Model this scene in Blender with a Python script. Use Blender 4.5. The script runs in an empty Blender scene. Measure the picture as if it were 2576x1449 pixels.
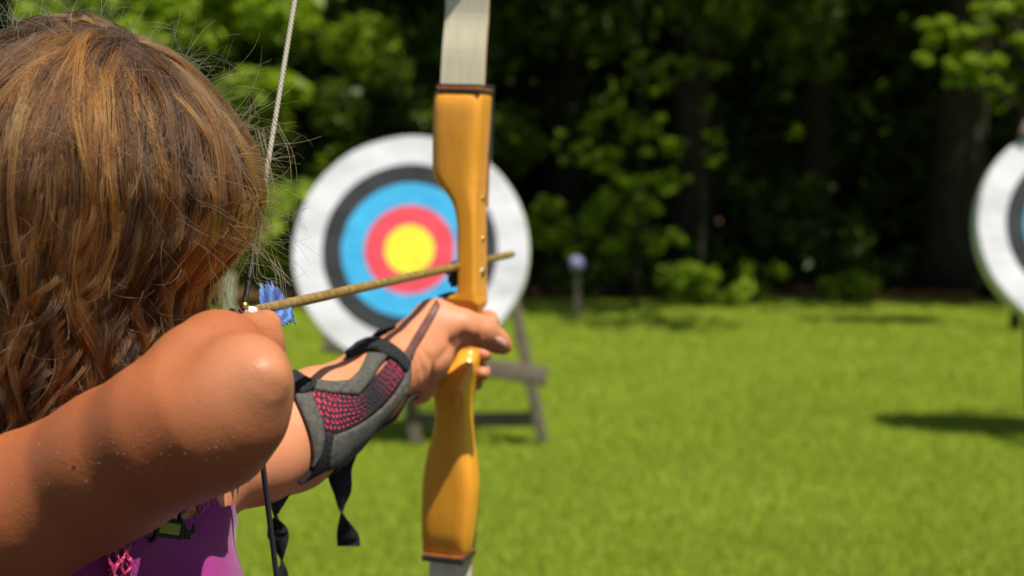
import bpy, bmesh, math, random
import numpy as np
from mathutils import Vector, Matrix
random.seed(7); rng = np.random.default_rng(7)
S = bpy.context.scene; C = S.collection
R = math.radians
# ------------------------------------------------------------------ camera, sky, sun, exposure
CAM_Z = 1.4; F = 3577.0; PITCH = math.atan(300.5/3577)
cam = bpy.data.cameras.new('camera'); camo = bpy.data.objects.new('camera', cam); C.objects.link(camo)
camo.location = (0, 0, CAM_Z); camo.rotation_euler = (math.pi/2-PITCH, 0, 0)
cam.sensor_width = 36; cam.lens = 50; cam.clip_start = .02; cam.clip_end = 2000
cam.dof.use_dof = True; cam.dof.focus_distance = .94; cam.dof.aperture_fstop = 6.2; cam.dof.aperture_blades = 0
S.camera = camo
SUN = Vector((.31, -.27, .91)).normalized()          # towards the sun
w = bpy.data.worlds.new('World'); S.world = w; w.use_nodes = True
nt = w.node_tree; sky = nt.nodes.new('ShaderNodeTexSky'); sky.sky_type = 'NISHITA'; sky.sun_disc = False
sky.sun_elevation = math.asin(SUN.z); sky.sun_rotation = math.atan2(SUN.x, SUN.y)
bg = nt.nodes['Background']; nt.links.new(sky.outputs[0], bg.inputs[0]); bg.inputs[1].default_value = .06
sl = bpy.data.lights.new('sun', 'SUN'); sl.energy = 4.7; sl.angle = R(.53); sl.color = (1, .95, .86)
slo = bpy.data.objects.new('sun', sl); C.objects.link(slo); slo.location = (0, 0, 30)
slo.rotation_euler = SUN.to_track_quat('Z', 'Y').to_euler()
S.view_settings.view_transform = 'Standard'; S.view_settings.look = 'None'
S.view_settings.exposure = .62; S.view_settings.gamma = 1
# ------------------------------------------------------------------ helpers
CAMV = np.array([0, 0, CAM_Z]); FW = np.array([0, math.cos(PITCH), -math.sin(PITCH)]); UPV = np.array([0, math.sin(PITCH), math.cos(PITCH)]); RT = np.array([1., 0, 0])
def P(px, py, d): return CAMV + d*(FW + (px-1288)/F*RT - (py-724.5)/F*UPV)
def proj(p):
    q = np.asarray(p)-CAMV; d = q@FW; return 1288+F*(q@RT)/d, 724.5-F*(q@UPV)/d, d
def nrm(v): v = np.asarray(v, float); return v/np.linalg.norm(v, axis=-1, keepdims=True)
def mesh(name, V, Fc, mat=None, parent=None, smooth=True, uv=None):
    me = bpy.data.meshes.new(name); me.from_pydata([tuple(map(float, v)) for v in V], [], [tuple(map(int, f)) for f in Fc]); me.update()
    if smooth: me.shade_smooth()
    if uv is not None:
        L = me.uv_layers.new(name='UVMap'); li = np.zeros(len(me.loops), int); me.loops.foreach_get('vertex_index', li)
        L.data.foreach_set('uv', np.asarray(uv, float)[li].ravel())
    o = bpy.data.objects.new(name, me); C.objects.link(o)
    for m in (mat if isinstance(mat, (list, tuple)) else [mat]):
        if m: me.materials.append(m)
    if parent: o.parent = parent
    return o
def quads_np(name, V, n, mat, parent=None, smooth=False):     # V: (k*n,3) faces of n verts each
    me = bpy.data.meshes.new(name); V = np.asarray(V, np.float32).reshape(-1, 3); k = len(V)//n
    me.vertices.add(len(V)); me.vertices.foreach_set('co', V.ravel())
    me.loops.add(len(V)); me.loops.foreach_set('vertex_index', np.arange(len(V), dtype=np.int32))
    me.polygons.add(k); me.polygons.foreach_set('loop_start', np.arange(k, dtype=np.int32)*n); me.update(calc_edges=True)
    if mat: me.materials.append(mat)
    if smooth: me.shade_smooth()
    o = bpy.data.objects.new(name, me); C.objects.link(o)
    if parent: o.parent = parent
    return o
def tag(o, label=None, cat=None, group=None, kind=None):
    if label: o['label'] = label
    if cat: o['category'] = cat
    if group: o['group'] = group
    if kind: o['kind'] = kind
    return o
def empty(name, loc): o = bpy.data.objects.new(name, None); C.objects.link(o); o.location = loc; o.empty_display_size = .05; return o
def adopt(parent, *obs):                                     # parent keeping world place (parent has only a location)
    for o in obs: o.parent = parent; o.matrix_parent_inverse = Matrix.Translation(-parent.location)
def cat_rom(pts, n):
    pts = np.asarray(pts, float); P0 = np.vstack([2*pts[0]-pts[1], pts, 2*pts[-1]-pts[-2]]); out = []
    seg = len(pts)-1
    for t in np.linspace(0, seg-1e-9, n):
        i = int(t); f = t-i; a, b, c, d = P0[i:i+4]
        out.append(.5*((2*b)+(-a+c)*f+(2*a-5*b+4*c-d)*f*f+(-a+3*b-3*c+d)*f**3))
    return np.array(out)
def tube(path, rad, n=12, caps=True):
    path = np.asarray(path, float); m = len(path); rad = np.broadcast_to(rad, (m,)); T = np.gradient(path, axis=0); T = nrm(T)
    ref = np.array([0, 0, 1.]) if abs(T[0][2]) < .9 else np.array([1., 0, 0]); X = nrm(np.cross(T[0], ref)); V = []
    for i in range(m):
        X = nrm(X-T[i]*(X@T[i])); Y = np.cross(T[i], X)
        for k in range(n):
            a = 2*math.pi*k/n; V.append(path[i]+rad[i]*(math.cos(a)*X+math.sin(a)*Y))
    Fc = [(i*n+k, i*n+(k+1) % n, (i+1)*n+(k+1) % n, (i+1)*n+k) for i in range(m-1) for k in range(n)]
    if caps: Fc += [tuple(range(n))[::-1], tuple((m-1)*n+k for k in range(n))]
    return V, Fc
def join(parts):
    V = []; Fc = []
    for v, f in parts: b = len(V); V += list(v); Fc += [tuple(i+b for i in x) for x in f]
    return V, Fc
def boxpts(c, ax, ay, az):                                   # centre, three half-axis vectors
    c, ax, ay, az = map(np.asarray, (c, ax, ay, az)); V = [c+sx*ax+sy*ay+sz*az for sx in (-1, 1) for sy in (-1, 1) for sz in (-1, 1)]
    return V, [(0, 1, 3, 2), (4, 6, 7, 5), (0, 4, 5, 1), (2, 3, 7, 6), (0, 2, 6, 4), (1, 5, 7, 3)]
def beam(a, b, w_, t, side=(1, 0, 0)):
    a = np.asarray(a, float); b = np.asarray(b, float); d = b-a; s = np.asarray(side, float); s = nrm(s-d*(s@d)/(d@d)); n = nrm(np.cross(d, s))
    return boxpts((a+b)/2, d/2, s*w_/2, n*t/2)
def bevel(o, wd, seg=2):
    m = o.modifiers.new('bevel', 'BEVEL'); m.width = wd; m.segments = seg; m.limit_method = 'ANGLE'; m.angle_limit = R(40); return o
def subd(o, n=1): m = o.modifiers.new('s', 'SUBSURF'); m.levels = n; m.render_levels = n; return o
# ------------------------------------------------------------------ materials
def mat(name, col=(.5, .5, .5), rough=.6, spec=.5, **kw):
    m = bpy.data.materials.new(name); m.use_nodes = True; b = m.node_tree.nodes['Principled BSDF']
    b.inputs['Base Color'].default_value = (*col, 1); b.inputs['Roughness'].default_value = rough; b.inputs['Specular IOR Level'].default_value = spec
    for k, v in kw.items(): b.inputs[k.replace('_', ' ')].default_value = v
    return m, m.node_tree, b
def N(t, typ, **kw):
    n = t.nodes.new('ShaderNode'+typ)
    for k, v in kw.items():
        if isinstance(v, tuple) and k == 'at': n.location = v
        elif hasattr(n, k): setattr(n, k, v)
        else: n.inputs[k].default_value = v
    return n
def ramp(t, fac, stops):
    n = t.nodes.new('ShaderNodeValToRGB'); e = n.color_ramp.elements
    while len(e) < len(stops): e.new(.5)
    for i, (p, c) in enumerate(stops): e[i].position = p; e[i].color = (*c, 1)
    t.links.new(fac, n.inputs[0]); return n.outputs[0]
def noise(t, scale, detail=4, rough=.5, vec=None, stretch=None, coord='Object', dist=0):
    n = N(t, 'TexNoise', Scale=scale, Detail=detail, Roughness=rough, Distortion=dist)
    v = vec
    if v is None: v = N(t, 'TexCoord').outputs[coord]
    if stretch: mp = N(t, 'Mapping'); mp.inputs['Scale'].default_value = stretch; t.links.new(v, mp.inputs[0]); v = mp.outputs[0]
    t.links.new(v, n.inputs['Vector']); return n.outputs[0]
def bump(t, b, h, strength=.3, dist=.001):
    n = N(t, 'Bump', Strength=strength, Distance=dist); t.links.new(h, n.inputs['Height']); t.links.new(n.outputs[0], b.inputs['Normal'])
def nm(name, stops, scale, rough=.6, spec=.5, bmp=None, stretch=None, detail=4, coord='Object', **kw):
    m, t, b = mat(name, stops[0][1], rough, spec, **kw)
    f = noise(t, scale, detail, stretch=stretch, coord=coord); t.links.new(ramp(t, f, stops), b.inputs['Base Color'])
    if bmp: bump(t, b, noise(t, bmp[0], 3, coord=coord), bmp[1], bmp[2])
    return m
# skin
m_skin, t, b = mat('skin', (.46, .2, .095), .55, .35)
f = noise(t, 14, 5); c1 = ramp(t, f, [(.3, (.40, .155, .066)), (.7, (.49, .215, .105))])
f2 = noise(t, 5, 2); mx = N(t, 'MixRGB', blend_type='MIX'); mx.inputs[0].default_value = .5
sp = noise(t, 330, 2); spots = ramp(t, sp, [(.0, (.38, .13, .05)), (.24, (.38, .13, .05)), (.36, (.45, .185, .085)), (.74, (.45, .185, .085)), (.84, (.75, .5, .33))])
t.links.new(c1, mx.inputs[1]); t.links.new(spots, mx.inputs[2]); t.links.new(mx.outputs[0], b.inputs['Base Color'])
b.inputs['Subsurface Weight'].default_value = .10; b.inputs['Subsurface Radius'].default_value = (.012, .005, .003); b.inputs['Subsurface Scale'].default_value = .5
mm = N(t, 'Math', operation='ADD'); fa = noise(t, 900, 2); fb = noise(t, 260, 4)
t.links.new(fa, mm.inputs[0]); t.links.new(fb, mm.inputs[1]); bump(t, b, mm.outputs[0], .38, .0006)
rr = N(t, 'MapRange'); rr.inputs[3].default_value = .40; rr.inputs[4].default_value = .62; t.links.new(noise(t, 60, 3), rr.inputs[0]); t.links.new(rr.outputs[0], b.inputs['Roughness'])
m_nail = mat('nail', (.62, .34, .27), .3, .5)[0]
m_eye = mat('eye_white', (.75, .72, .68), .15)[0]; m_iris = mat('iris', (.06, .03, .015), .15)[0]
m_lip = mat('lips', (.45, .14, .11), .4)[0]
at_ = N(t, 'Attribute', attribute_name='tan'); tm = N(t, 'MixRGB', blend_type='MULTIPLY'); tm.inputs[0].default_value = 1.0
tc = ramp(t, at_.outputs['Fac'], [(0, (1.18, 1.10, 1.12)), (.5, (1.0, .98, .95)), (1, (.72, .52, .375))]); t.links.new(mx.outputs[0], tm.inputs[1]); t.links.new(tc, tm.inputs[2]); t.links.new(tm.outputs[0], b.inputs['Base Color'])
# hair
def hairmat(name, c0, c1, rough=.32):
    m = bpy.data.materials.new(name); m.use_nodes = True; t = m.node_tree; t.nodes.remove(t.nodes['Principled BSDF'])
    h = t.nodes.new('ShaderNodeBsdfHairPrincipled'); h.parametrization = 'COLOR'
    for k, v in (('Roughness', rough), ('Radial Roughness', .45), ('Coat', 0.0), ('Random Roughness', .2), ('Offset', R(2.5)), ('IOR', 1.38)):
        if k in h.inputs: h.inputs[k].default_value = v
    hi = t.nodes.new('ShaderNodeHairInfo')
    mu = N(t, 'MixRGB', blend_type='MULTIPLY'); mu.inputs[0].default_value = 1; at = N(t, 'Attribute', attribute_name='tint'); t.links.new(ramp(t, at.outputs['Fac'], [(0, c0), (.55, tuple(.5*(q+r) for q, r in zip(c0, c1))), (1, c1)]), mu.inputs[1])
    t.links.new(ramp(t, hi.outputs['Intercept'], [(0, (1.0, 1.05, 1.1)), (.55, (.85, .8, .75)), (1, (.78, .60, .48))]), mu.inputs[2]); t.links.new(mu.outputs[0], h.inputs['Color'])  # redder towards the tips; shade inside the lower hair put into colour too
    t.links.new(h.outputs[0], t.nodes['Material Output'].inputs[0]); return m
m_hair = hairmat('brown_hair', (.008, .0026, .0006), (.195, .072, .012), .40)
m_fly = hairmat('stray_hair', (.20, .10, .035), (.5, .30, .12), .3)
m_lock = hairmat('golden_brown_locks', (.012, .0042, .001), (.34, .135, .024), .36)
m_friz = hairmat('frizzy_hair', (.04, .016, .005), (.40, .19, .06), .3)
m_cap = nm('hair_mass', [(.35, (.018, .009, .004)), (.7, (.07, .032, .013))], 60, .8, .2, (220, .8, .003), (6, 6, 1))
# bow
m_riser, t, b = mat('amber_lacquered_maple', (.72, .32, .035), .34, .5, Coat_Weight=.3, Coat_Roughness=.2)
f = noise(t, 24, 6, .6, stretch=(6, 6, .8), dist=.6); g = noise(t, 160, 3, stretch=(5, 5, .5))
ma = N(t, 'Math', operation='MULTIPLY_ADD'); ma.inputs[1].default_value = .3; t.links.new(g, ma.inputs[0]); t.links.new(f, ma.inputs[2])
t.links.new(ramp(t, ma.outputs[0], [(.3, (.69, .27, .014)), (.75, (.78, .335, .026)), (.98, (.82, .38, .045))]), b.inputs['Base Color']); bump(t, b, g, .12, .0004)
m_rdark = nm('reddish_wood_laminate', [(.35, (.20, .055, .015)), (.7, (.38, .13, .03))], 90, .4, stretch=(1, 1, .1))
m_blackglass = mat('black_fibreglass', (.018, .018, .02), .35)[0]
m_limb = nm('grey_cream_fibreglass', [(.35, (.64, .57, .38)), (.65, (.74, .67, .47))], 160, .42, .5, stretch=(1, 1, .05))
m_limbedge = nm('limb_edge_wood', [(.3, (.36, .18, .06)), (.7, (.55, .32, .12))], 120, .5)
m_brass = mat('brass', (.72, .5, .16), .28, .5, Metallic=1.0)[0]
m_steel = mat('steel_bushing', (.5, .48, .42), .3, .5, Metallic=1.0)[0]
m_blackrub = nm('black_rubber', [(.3, (.012, .012, .014)), (.7, (.03, .03, .032))], 200, .6, .3, (500, .5, .0008))
m_stringpale, t, b = mat('waxed_grey_string', (.42, .39, .33), .7)
wv = N(t, 'TexWave', Scale=150.0, Distortion=.6); mp = N(t, 'Mapping'); mp.inputs['Rotation'].default_value = (0, R(35), 0)
t.links.new(N(t, 'TexCoord').outputs['Object'], mp.inputs[0]); t.links.new(mp.outputs[0], wv.inputs[0])
t.links.new(ramp(t, wv.outputs[1], [(.2, (.27, .24, .18)), (.7, (.40, .36, .28))]), b.inputs['Base Color']); bump(t, b, wv.outputs[1], .3, .0006)
m_serving, t, b = mat('black_string_serving', (.02, .02, .022), .42)
wv = N(t, 'TexWave', Scale=500.0, bands_direction='Z'); t.links.new(N(t, 'TexCoord').outputs['Object'], wv.inputs[0]); bump(t, b, wv.outputs[1], .5, .0006)
m_shaft = nm('varnished_cedar_shaft', [(.3, (.15, .09, .022)), (.55, (.25, .16, .045)), (.75, (.34, .23, .075))], 130, .38, .5, (600, .3, .0004), (1, 1, 1))
m_feather, t, b = mat('blue_feather', (.05, .12, .38), .65, .3)
wv = N(t, 'TexWave', Scale=55.0, Distortion=4.0); t.links.new(N(t, 'TexCoord').outputs['Object'], wv.inputs[0])
t.links.new(ramp(t, wv.outputs[1], [(.2, (.05, .11, .32)), (.6, (.085, .18, .46)), (.9, (.15, .28, .60))]), b.inputs['Base Color'])
tr = N(t, 'BsdfTranslucent'); tr.inputs[0].default_value = (.12, .26, .62, 1); ms = N(t, 'MixShader'); ms.inputs[0].default_value = .3
t.links.new(b.outputs[0], ms.inputs[1]); t.links.new(tr.outputs[0], ms.inputs[2]); t.links.new(ms.outputs[0], t.nodes['Material Output'].inputs[0])
m_white = mat('white_plastic', (.8, .8, .78), .35)[0]
m_leather = nm('brown_leather', [(.3, (.075, .025, .018)), (.7, (.13, .048, .032))], 90, .5, .4, (420, .5, .0008))
m_tab = nm('maroon_leather', [(.3, (.12, .03, .025)), (.7, (.2, .06, .045))], 90, .55, .4, (420, .5, .0008))
# guard
m_greycloth = nm('grey_suede', [(.3, (.055, .053, .043)), (.7, (.11, .105, .088))], 260, .9, .15, (900, .9, .0012))
m_blackcloth = nm('black_elastic', [(.3, (.010, .010, .012)), (.7, (.028, .028, .03))], 300, .85, .15, (700, .9, .0012))
m_net, t, b = mat('black_and_pink_sports_mesh', (.02, .02, .02), .7, .3)
uvn = N(t, 'TexCoord').outputs['UV']; sx = N(t, 'SeparateXYZ'); t.links.new(uvn, sx.inputs[0])
def M(op, a, b_=None, c=None):
    n = N(t, 'Math', operation=op)
    for i, v in enumerate((a, b_, c)):
        if v is None: continue
        if isinstance(v, (int, float)): n.inputs[i].default_value = v
        else: t.links.new(v, n.inputs[i])
    return n.outputs[0]
nz = M('MULTIPLY', M('SUBTRACT', noise(t, 5, 1, vec=uvn), .5), .10)
U = M('MULTIPLY', M('ADD', sx.outputs[0], nz), 24.0); Vv = M('MULTIPLY', M('ADD', sx.outputs[1], nz), 7.6)
U2 = M('ADD', U, M('MULTIPLY', M('FLOOR', Vv), .5))
du = M('SUBTRACT', M('FRACT', U2), .5); dv = M('SUBTRACT', M('FRACT', Vv), .5)
dd = M('SQRT', M('ADD', M('MULTIPLY', M('MULTIPLY', du, du), 1.5), M('MULTIPLY', dv, dv)))
wn = N(t, 'TexWhiteNoise', noise_dimensions='2D'); cmb = N(t, 'CombineXYZ'); t.links.new(M('FLOOR', U2), cmb.inputs[0]); t.links.new(M('FLOOR', Vv), cmb.inputs[1]); t.links.new(cmb.outputs[0], wn.inputs['Vector'])
rad = M('ADD', .27, M('MULTIPLY', wn.outputs[0], .12))
# the mesh is stretched open at its ends and closed along the crease between
close = M('SMOOTH_MIN', M('MULTIPLY', M('ABSOLUTE', M('SUBTRACT', sx.outputs[0], .56)), 3.6), 1.0)
mask = M('MULTIPLY', M('LESS_THAN', dd, rad), M('MINIMUM', M('MAXIMUM', M('ADD', close, -.12), .04), 1.0))
mx = N(t, 'MixRGB'); t.links.new(mask, mx.inputs[0]); mx.inputs[1].default_value = (.013, .013, .018, 1); mx.inputs[2].default_value = (.50, .014, .06, 1)
t.links.new(mx.outputs[0], b.inputs['Base Color']); bump(t, b, M('SUBTRACT', dd, 0), .9, .0025)
# shirt
m_shirt = nm('purple_jersey', [(.35, (.19, .007, .115)), (.7, (.24, .012, .145))], 30, .75, .2, (1100, .5, .0006), **{'Sheen_Weight': .2})
m_lace = nm('shiny_pink_lace', [(.35, (.20, .006, .05)), (.6, (.45, .02, .11))], 330, .3, .6, (480, 1.0, .002))
m_shorts = nm('grey_denim', [(.35, (.06, .07, .09)), (.7, (.1, .12, .15))], 200, .9)
m_black = mat('black_plastic', (.012, .012, .013), .28)[0]
m_lens = mat('green_yellow_plastic', (.28, .36, .05), .2)[0]
m_shoe = mat('white_shoe', (.5, .5, .48), .6)[0]
# target
m_tw = nm('white_target_cloth', [(.3, (.56, .55, .58)), (.7, (.70, .69, .72))], 4, .8, .2, (5, .5, .035), (1, 1, 3))
def facecol(n, c, d): return nm(n, [(.3, d), (.62, c)], 7, .7, .2, (10, .4, .01), (1, 1, 2.5))
m_tb = facecol('faded_black_print', (.042, .044, .048), (.026, .028, .03)); m_tblue = facecol('sky_blue_print', (.06, .42, .72), (.04, .33, .62))
m_tr = facecol('red_print', (.80, .085, .12), (.62, .06, .085)); m_ty = facecol('yellow_print', (.85, .78, .06), (.72, .62, .03))
m_edge = nm('foam_edge', [(.3, (.5, .52, .44)), (.7, (.64, .66, .58))], 20, .9)
m_old = nm('weathered_timber', [(.3, (.06, .05, .035)), (.7, (.17, .14, .10))], 14, .85, .2, (60, .5, .004), (6, 6, .6))
m_bark = nm('bark', [(.3, (.015, .013, .008)), (.6, (.04, .035, .022)), (.8, (.08, .07, .05))], 6, .95, .1, (12, .9, .04), (4, 4, .7))
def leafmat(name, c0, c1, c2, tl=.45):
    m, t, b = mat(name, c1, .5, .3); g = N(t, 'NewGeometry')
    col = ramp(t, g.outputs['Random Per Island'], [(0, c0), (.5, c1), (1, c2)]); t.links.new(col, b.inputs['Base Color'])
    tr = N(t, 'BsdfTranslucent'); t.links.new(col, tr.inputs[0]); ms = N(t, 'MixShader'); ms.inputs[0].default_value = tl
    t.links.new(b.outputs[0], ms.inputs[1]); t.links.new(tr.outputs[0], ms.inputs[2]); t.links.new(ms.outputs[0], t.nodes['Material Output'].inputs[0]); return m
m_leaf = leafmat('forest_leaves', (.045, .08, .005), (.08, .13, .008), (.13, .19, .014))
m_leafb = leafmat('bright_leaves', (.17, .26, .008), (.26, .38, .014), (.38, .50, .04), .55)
m_grassb = leafmat('grass_blades', (.235, .315, .02), (.315, .395, .03), (.385, .44, .065), .4)
m_lawn, t, b = mat('mown_lawn', (.1, .16, .02), .9, .1)
f1 = noise(t, .9, 5, .6); f2 = noise(t, 14, 5, .7); ma = N(t, 'Math', operation='MULTIPLY_ADD'); ma.inputs[1].default_value = .5; t.links.new(f2, ma.inputs[0]); t.links.new(f1, ma.inputs[2])
t.links.new(ramp(t, ma.outputs[0], [(.45, (.15, .215, .010)), (.72, (.22, .29, .016)), (.95, (.28, .32, .035))]), b.inputs['Base Color']); bump(t, b, noise(t, 90, 4), .8, .03)
m_litter = nm('leaf_litter', [(.3, (.03, .022, .012)), (.55, (.10, .055, .02)), (.75, (.22, .09, .025))], 9, .95, .1, (20, 1, .04))
m_dry = leafmat('dry_leaves', (.12, .05, .015), (.28, .10, .02), (.30, .20, .05), .2)
# ------------------------------------------------------------------ ground
def groundz(x, y): return 0
g = mesh('ground', [(-300, -200, 0), (300, -200, 0), (300, 500, 0), (-300, 500, 0)], [(0, 1, 2, 3)], m_lawn); tag(g, kind='structure')
def edge_y(x): return 14.9+.25*math.sin(x*.7)+.12*math.sin(x*2.3)
xs = np.linspace(-30, 30, 121); V = []; Fc = []
for i, x in enumerate(xs): V += [(x, edge_y(x), .004), (x, 60, .004)]
for i in range(120): Fc.append((2*i, 2*i+2, 2*i+3, 2*i+1))
ff = mesh('forest_floor', V, Fc, m_litter); tag(ff, kind='structure')
n = 640000; D = 4.2*(15.4/4.2)**rng.random(n); X = (rng.random(n)*2-1)*(.40*D+3.0); keep = D < np.vectorize(edge_y)(X)+.25*rng.random(n)
D = D[keep]; X = X[keep]; n = len(D); a = rng.random(n)*2*math.pi; h = (.018+.028*rng.random(n))*(.92+.16*np.sin(X*2.1+D)*np.sin(D*3.1-X)); wd = .0022+.0012*D/8
ln = rng.normal(0, .35, (n, 2))*h[:, None]; z0 = np.zeros(n)
A = np.stack([X-wd*np.cos(a), D-wd*np.sin(a), z0], 1); B = np.stack([X+wd*np.cos(a), D+wd*np.sin(a), z0], 1); T = np.stack([X+ln[:, 0], D+ln[:, 1], h], 1)
go = quads_np('lawn_grass', np.stack([A, B, T], 1), 3, m_grassb); tag(go, 'short mown green grass covering the lawn up to the woods', 'grass', kind='stuff')
pa = mesh('path', [(-60, -30, .005), (60, -30, .005), (60, 3.6, .005), (-60, 3.6, .005)], [(0, 1, 2, 3)], nm('dark_bounce_absorber', [(.3, (.020, .015, .010)), (.7, (.05, .038, .026))], 3, .95, .1, (30, .8, .02))); tag(pa, kind='structure')  # added dark ground, out of view, to cut bounce light on the arms
# ------------------------------------------------------------------ trees and shrubs
def leaves(cent, rad, n, size, clump=None, hollow=0.0):
    """n leaf quads spread in blobs: cent (k,3), rad (k,)"""
    k = len(cent); idx = rng.integers(0, k, n); v = nrm(rng.normal(size=(n, 3))); rr = rng.random(n)**(1/2.2)
    p = cent[idx]+v*(rad[idx]*rr)[:, None]*np.array([1, 1, .75])
    nn = nrm(rng.normal(size=(n, 3))+np.array([0, 0, 1.0])); u = nrm(np.cross(nn, rng.normal(size=(n, 3)))); v2 = np.cross(nn, u); s = (size*(.6+.8*rng.random(n)))[:, None]
    return np.stack([p-u*s, p-v2*s*.55+u*s*.1, p+u*s, p+v2*s*.55+u*s*.1], 1)
def blobs(n, box, r0, r1):
    lo, hi = np.array(box[0], float), np.array(box[1], float); c = lo+(hi-lo)*rng.random((n, 3)); return c, r0+(r1-r0)*rng.random(n)
def trunk_mesh(h, r, lean=(0, 0), limbs=5, spread=2.0, z0=2.5):
    parts = []; top = np.array([lean[0], lean[1], h]); path = cat_rom([(0, 0, -.1), (lean[0]*.3+.04, lean[1]*.3, h*.35), (lean[0]*.7-.05, lean[1]*.7, h*.7), top], 14)
    rad = r*np.linspace(1, .25, 14); rad[0] *= 1.5; rad[1] *= 1.12; parts.append(tube(path, rad, 10))
    for i in range(limbs):
        t_ = z0/h+(1-z0/h)*(i+.3)/limbs*.9; s = path[int(t_*13)]; a = i*2.4+1; L = spread*(1-.4*t_)
        e = s+np.array([math.cos(a)*L, math.sin(a)*L, L*.45]); m_ = (s+e)/2+np.array([0, 0, -.1*L]); parts.append(tube(cat_rom([s, m_, e], 7), r*.4*(1-.6*t_)*np.linspace(1, .3, 7), 6))
    return join(parts)
def tree(name, loc, h, r, crown, label, cat='tree', mt=None, size=.09, group=None, **kw):
    e = empty(name, loc); V, Fc = trunk_mesh(h, r, **kw); mesh('trunk', V, Fc, m_bark, e)
    cs = []
    for (nb, box, r0, r1, n) in crown: c, rd = blobs(nb, box, r0, r1); cs.append(leaves(c, rd, n, size))
    quads_np('crown', np.concatenate(cs), 4, mt or m_leaf, e); tag(e, label, cat, group); return e
def dup(root, loc, rz, label, sc=1):
    c = root.copy(); C.objects.link(c); c.location = loc; c.rotation_euler = (0, 0, rz); c.scale = (sc,)*3; c['label'] = label
    for ch in root.children: d = ch.copy(); C.objects.link(d); d.parent = c
    return c
def px_x(px, D): return (px-1288)/F*D
GT = 'tall trees at the edge of the woods'
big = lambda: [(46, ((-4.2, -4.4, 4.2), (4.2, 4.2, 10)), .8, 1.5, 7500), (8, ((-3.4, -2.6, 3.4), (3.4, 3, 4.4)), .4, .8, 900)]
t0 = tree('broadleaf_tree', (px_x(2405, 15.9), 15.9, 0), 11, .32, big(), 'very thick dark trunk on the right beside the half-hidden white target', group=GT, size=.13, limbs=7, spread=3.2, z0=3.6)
dup(t0, (px_x(1745, 17), 17, 0), 2.1, 'slim tree trunk in the dark woods right of the blue marker post', .75)
dup(t0, (px_x(830, 20.5), 20.5, 0), 4.0, 'trunk in the green woods just left above the round target', .8)
dup(t0, (px_x(1420, 19), 19, 0), 1.0, 'shaded trunk standing in the woods between the full target and the marker post', .75)
dup(t0, (px_x(2040, 18.5), 18.5, 0), 5.2, 'dim trunk deep in the dark middle of the woods', .8)
dup(t0, (px_x(3100, 17), 17, 0), 3.3, 'tree past the right border of the picture shading the woods', .9)
dup(t0, (px_x(150, 21), 21, 0), .4, 'tree behind the shooter’s head at the far left of the woods', .85)
dup(t0, (px_x(-900, 20), 20, 0), 2.9, 'tree beyond the left border of the picture', .95)
# slender saplings carrying the lit sprays of leaves
def spray(name, px, D, pts, label, mt=m_leafb, size=.05, n=1500, rr=(.10, .22), h=3.2, r=.03, cat='sapling', grp='young trees in front of the woods'):
    x = px_x(px, D); e = empty(name, (x, D, 0)); cs = []; parts = [tube(cat_rom([(0, 0, -.05), (.06, .1, h*.5), (0, .05, h)], 10), r*np.linspace(1, .3, 10), 8)]
    for (qx, qy, rad) in pts:
        p = P(qx, qy, D)-np.array([x, D, 0]); s = np.array([0, 0, max(.3, min(h*.9, p[2]-.3))]); parts.append(tube(cat_rom([s, (s+p)/2+np.array([0, 0, .05]), p], 6), r*.35*np.linspace(1, .4, 6), 5))
        k = 7; c = p+rng.normal(0, rad/F*D*.55, (k, 3)); cs.append(leaves(c, np.full(k, rad/F*D*.42), int(2*n*rad/60), size*.7))
    V, Fc = join(parts); mesh('trunk', V, Fc, m_bark, e); quads_np('crown', np.concatenate(cs), 4, mt, e); tag(e, label, cat, grp); return e
spray('young_tree', 1600, 13.9, [(1480, 310, 26), (1520, 280, 22), (1440, 370, 34), (1500, 390, 34), (1580, 320, 30), (1640, 330, 36), (1690, 370, 32), (1560, 440, 48), (1640, 470, 50), (1600, 540, 46), (1660, 600, 40), (1540, 620, 34), (1520, 500, 32), (1700, 460, 26), (1450, 640, 20), (1480, 560, 20)],
      'sunlit yellow-green sapling in front of the dark woods, above the blue marker post', n=300, size=.045)
spray('young_tree', 1760, 14.6, [(1600, 155, 26), (1640, 200, 30), (1690, 170, 30), (1740, 165, 24), (1800, 175, 22), (1670, 220, 24), (1780, 270, 20), (1790, 340, 26), (1795, 400, 18), (1880, 20, 34), (1800, 15, 24), (1870, 60, 20), (2010, 85, 22), (2000, 330, 16)],
      'slender sapling with small lit leaf sprays high in the middle of the woods', n=230, size=.045, h=4)
spray('young_tree', 2560, 12.2, [(2390, 90, 46), (2440, 70, 38), (2420, 150, 48), (2480, 160, 50), (2540, 120, 56), (2400, 185, 26), (2510, 220, 40), (2560, 30, 50), (2470, 20, 26), (2590, 180, 60), (2640, 80, 80), (2520, 10, 40)],
      'pale lit leafy branch hanging at the top right corner', n=420, size=.045, h=4.2, r=.05)
def shrub(px, D, hw, h, n, label, mt, size=.05):
    x = px_x(px, D); e = empty('shrub', (x, D, 0)); k = 12; a = rng.random(k)*6.28; rr = hw*rng.random(k)**.5
    c = np.stack([rr*np.cos(a), rr*np.sin(a)*.6, h*(.15+.75*rng.random(k))*(1-.3*rr/hw)], 1)
    quads_np('foliage', leaves(c, np.full(k, .33*min(hw, h)), n, size), 4, mt, e)
    V, Fc = join([tube(cat_rom([(0, 0, 0), q*.5+[0, 0, .05], q], 6), .012*np.linspace(1, .3, 6), 5) for q in c[:8]]); mesh('stem', V, Fc, m_bark, e); tag(e, label, 'shrub', 'shrubs along the edge of the woods'); return e
shrub(1770, 14.5, .42, .62, 700, 'low bright yellow-green bush at the foot of the dark woods', m_leafb, .05)
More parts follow.
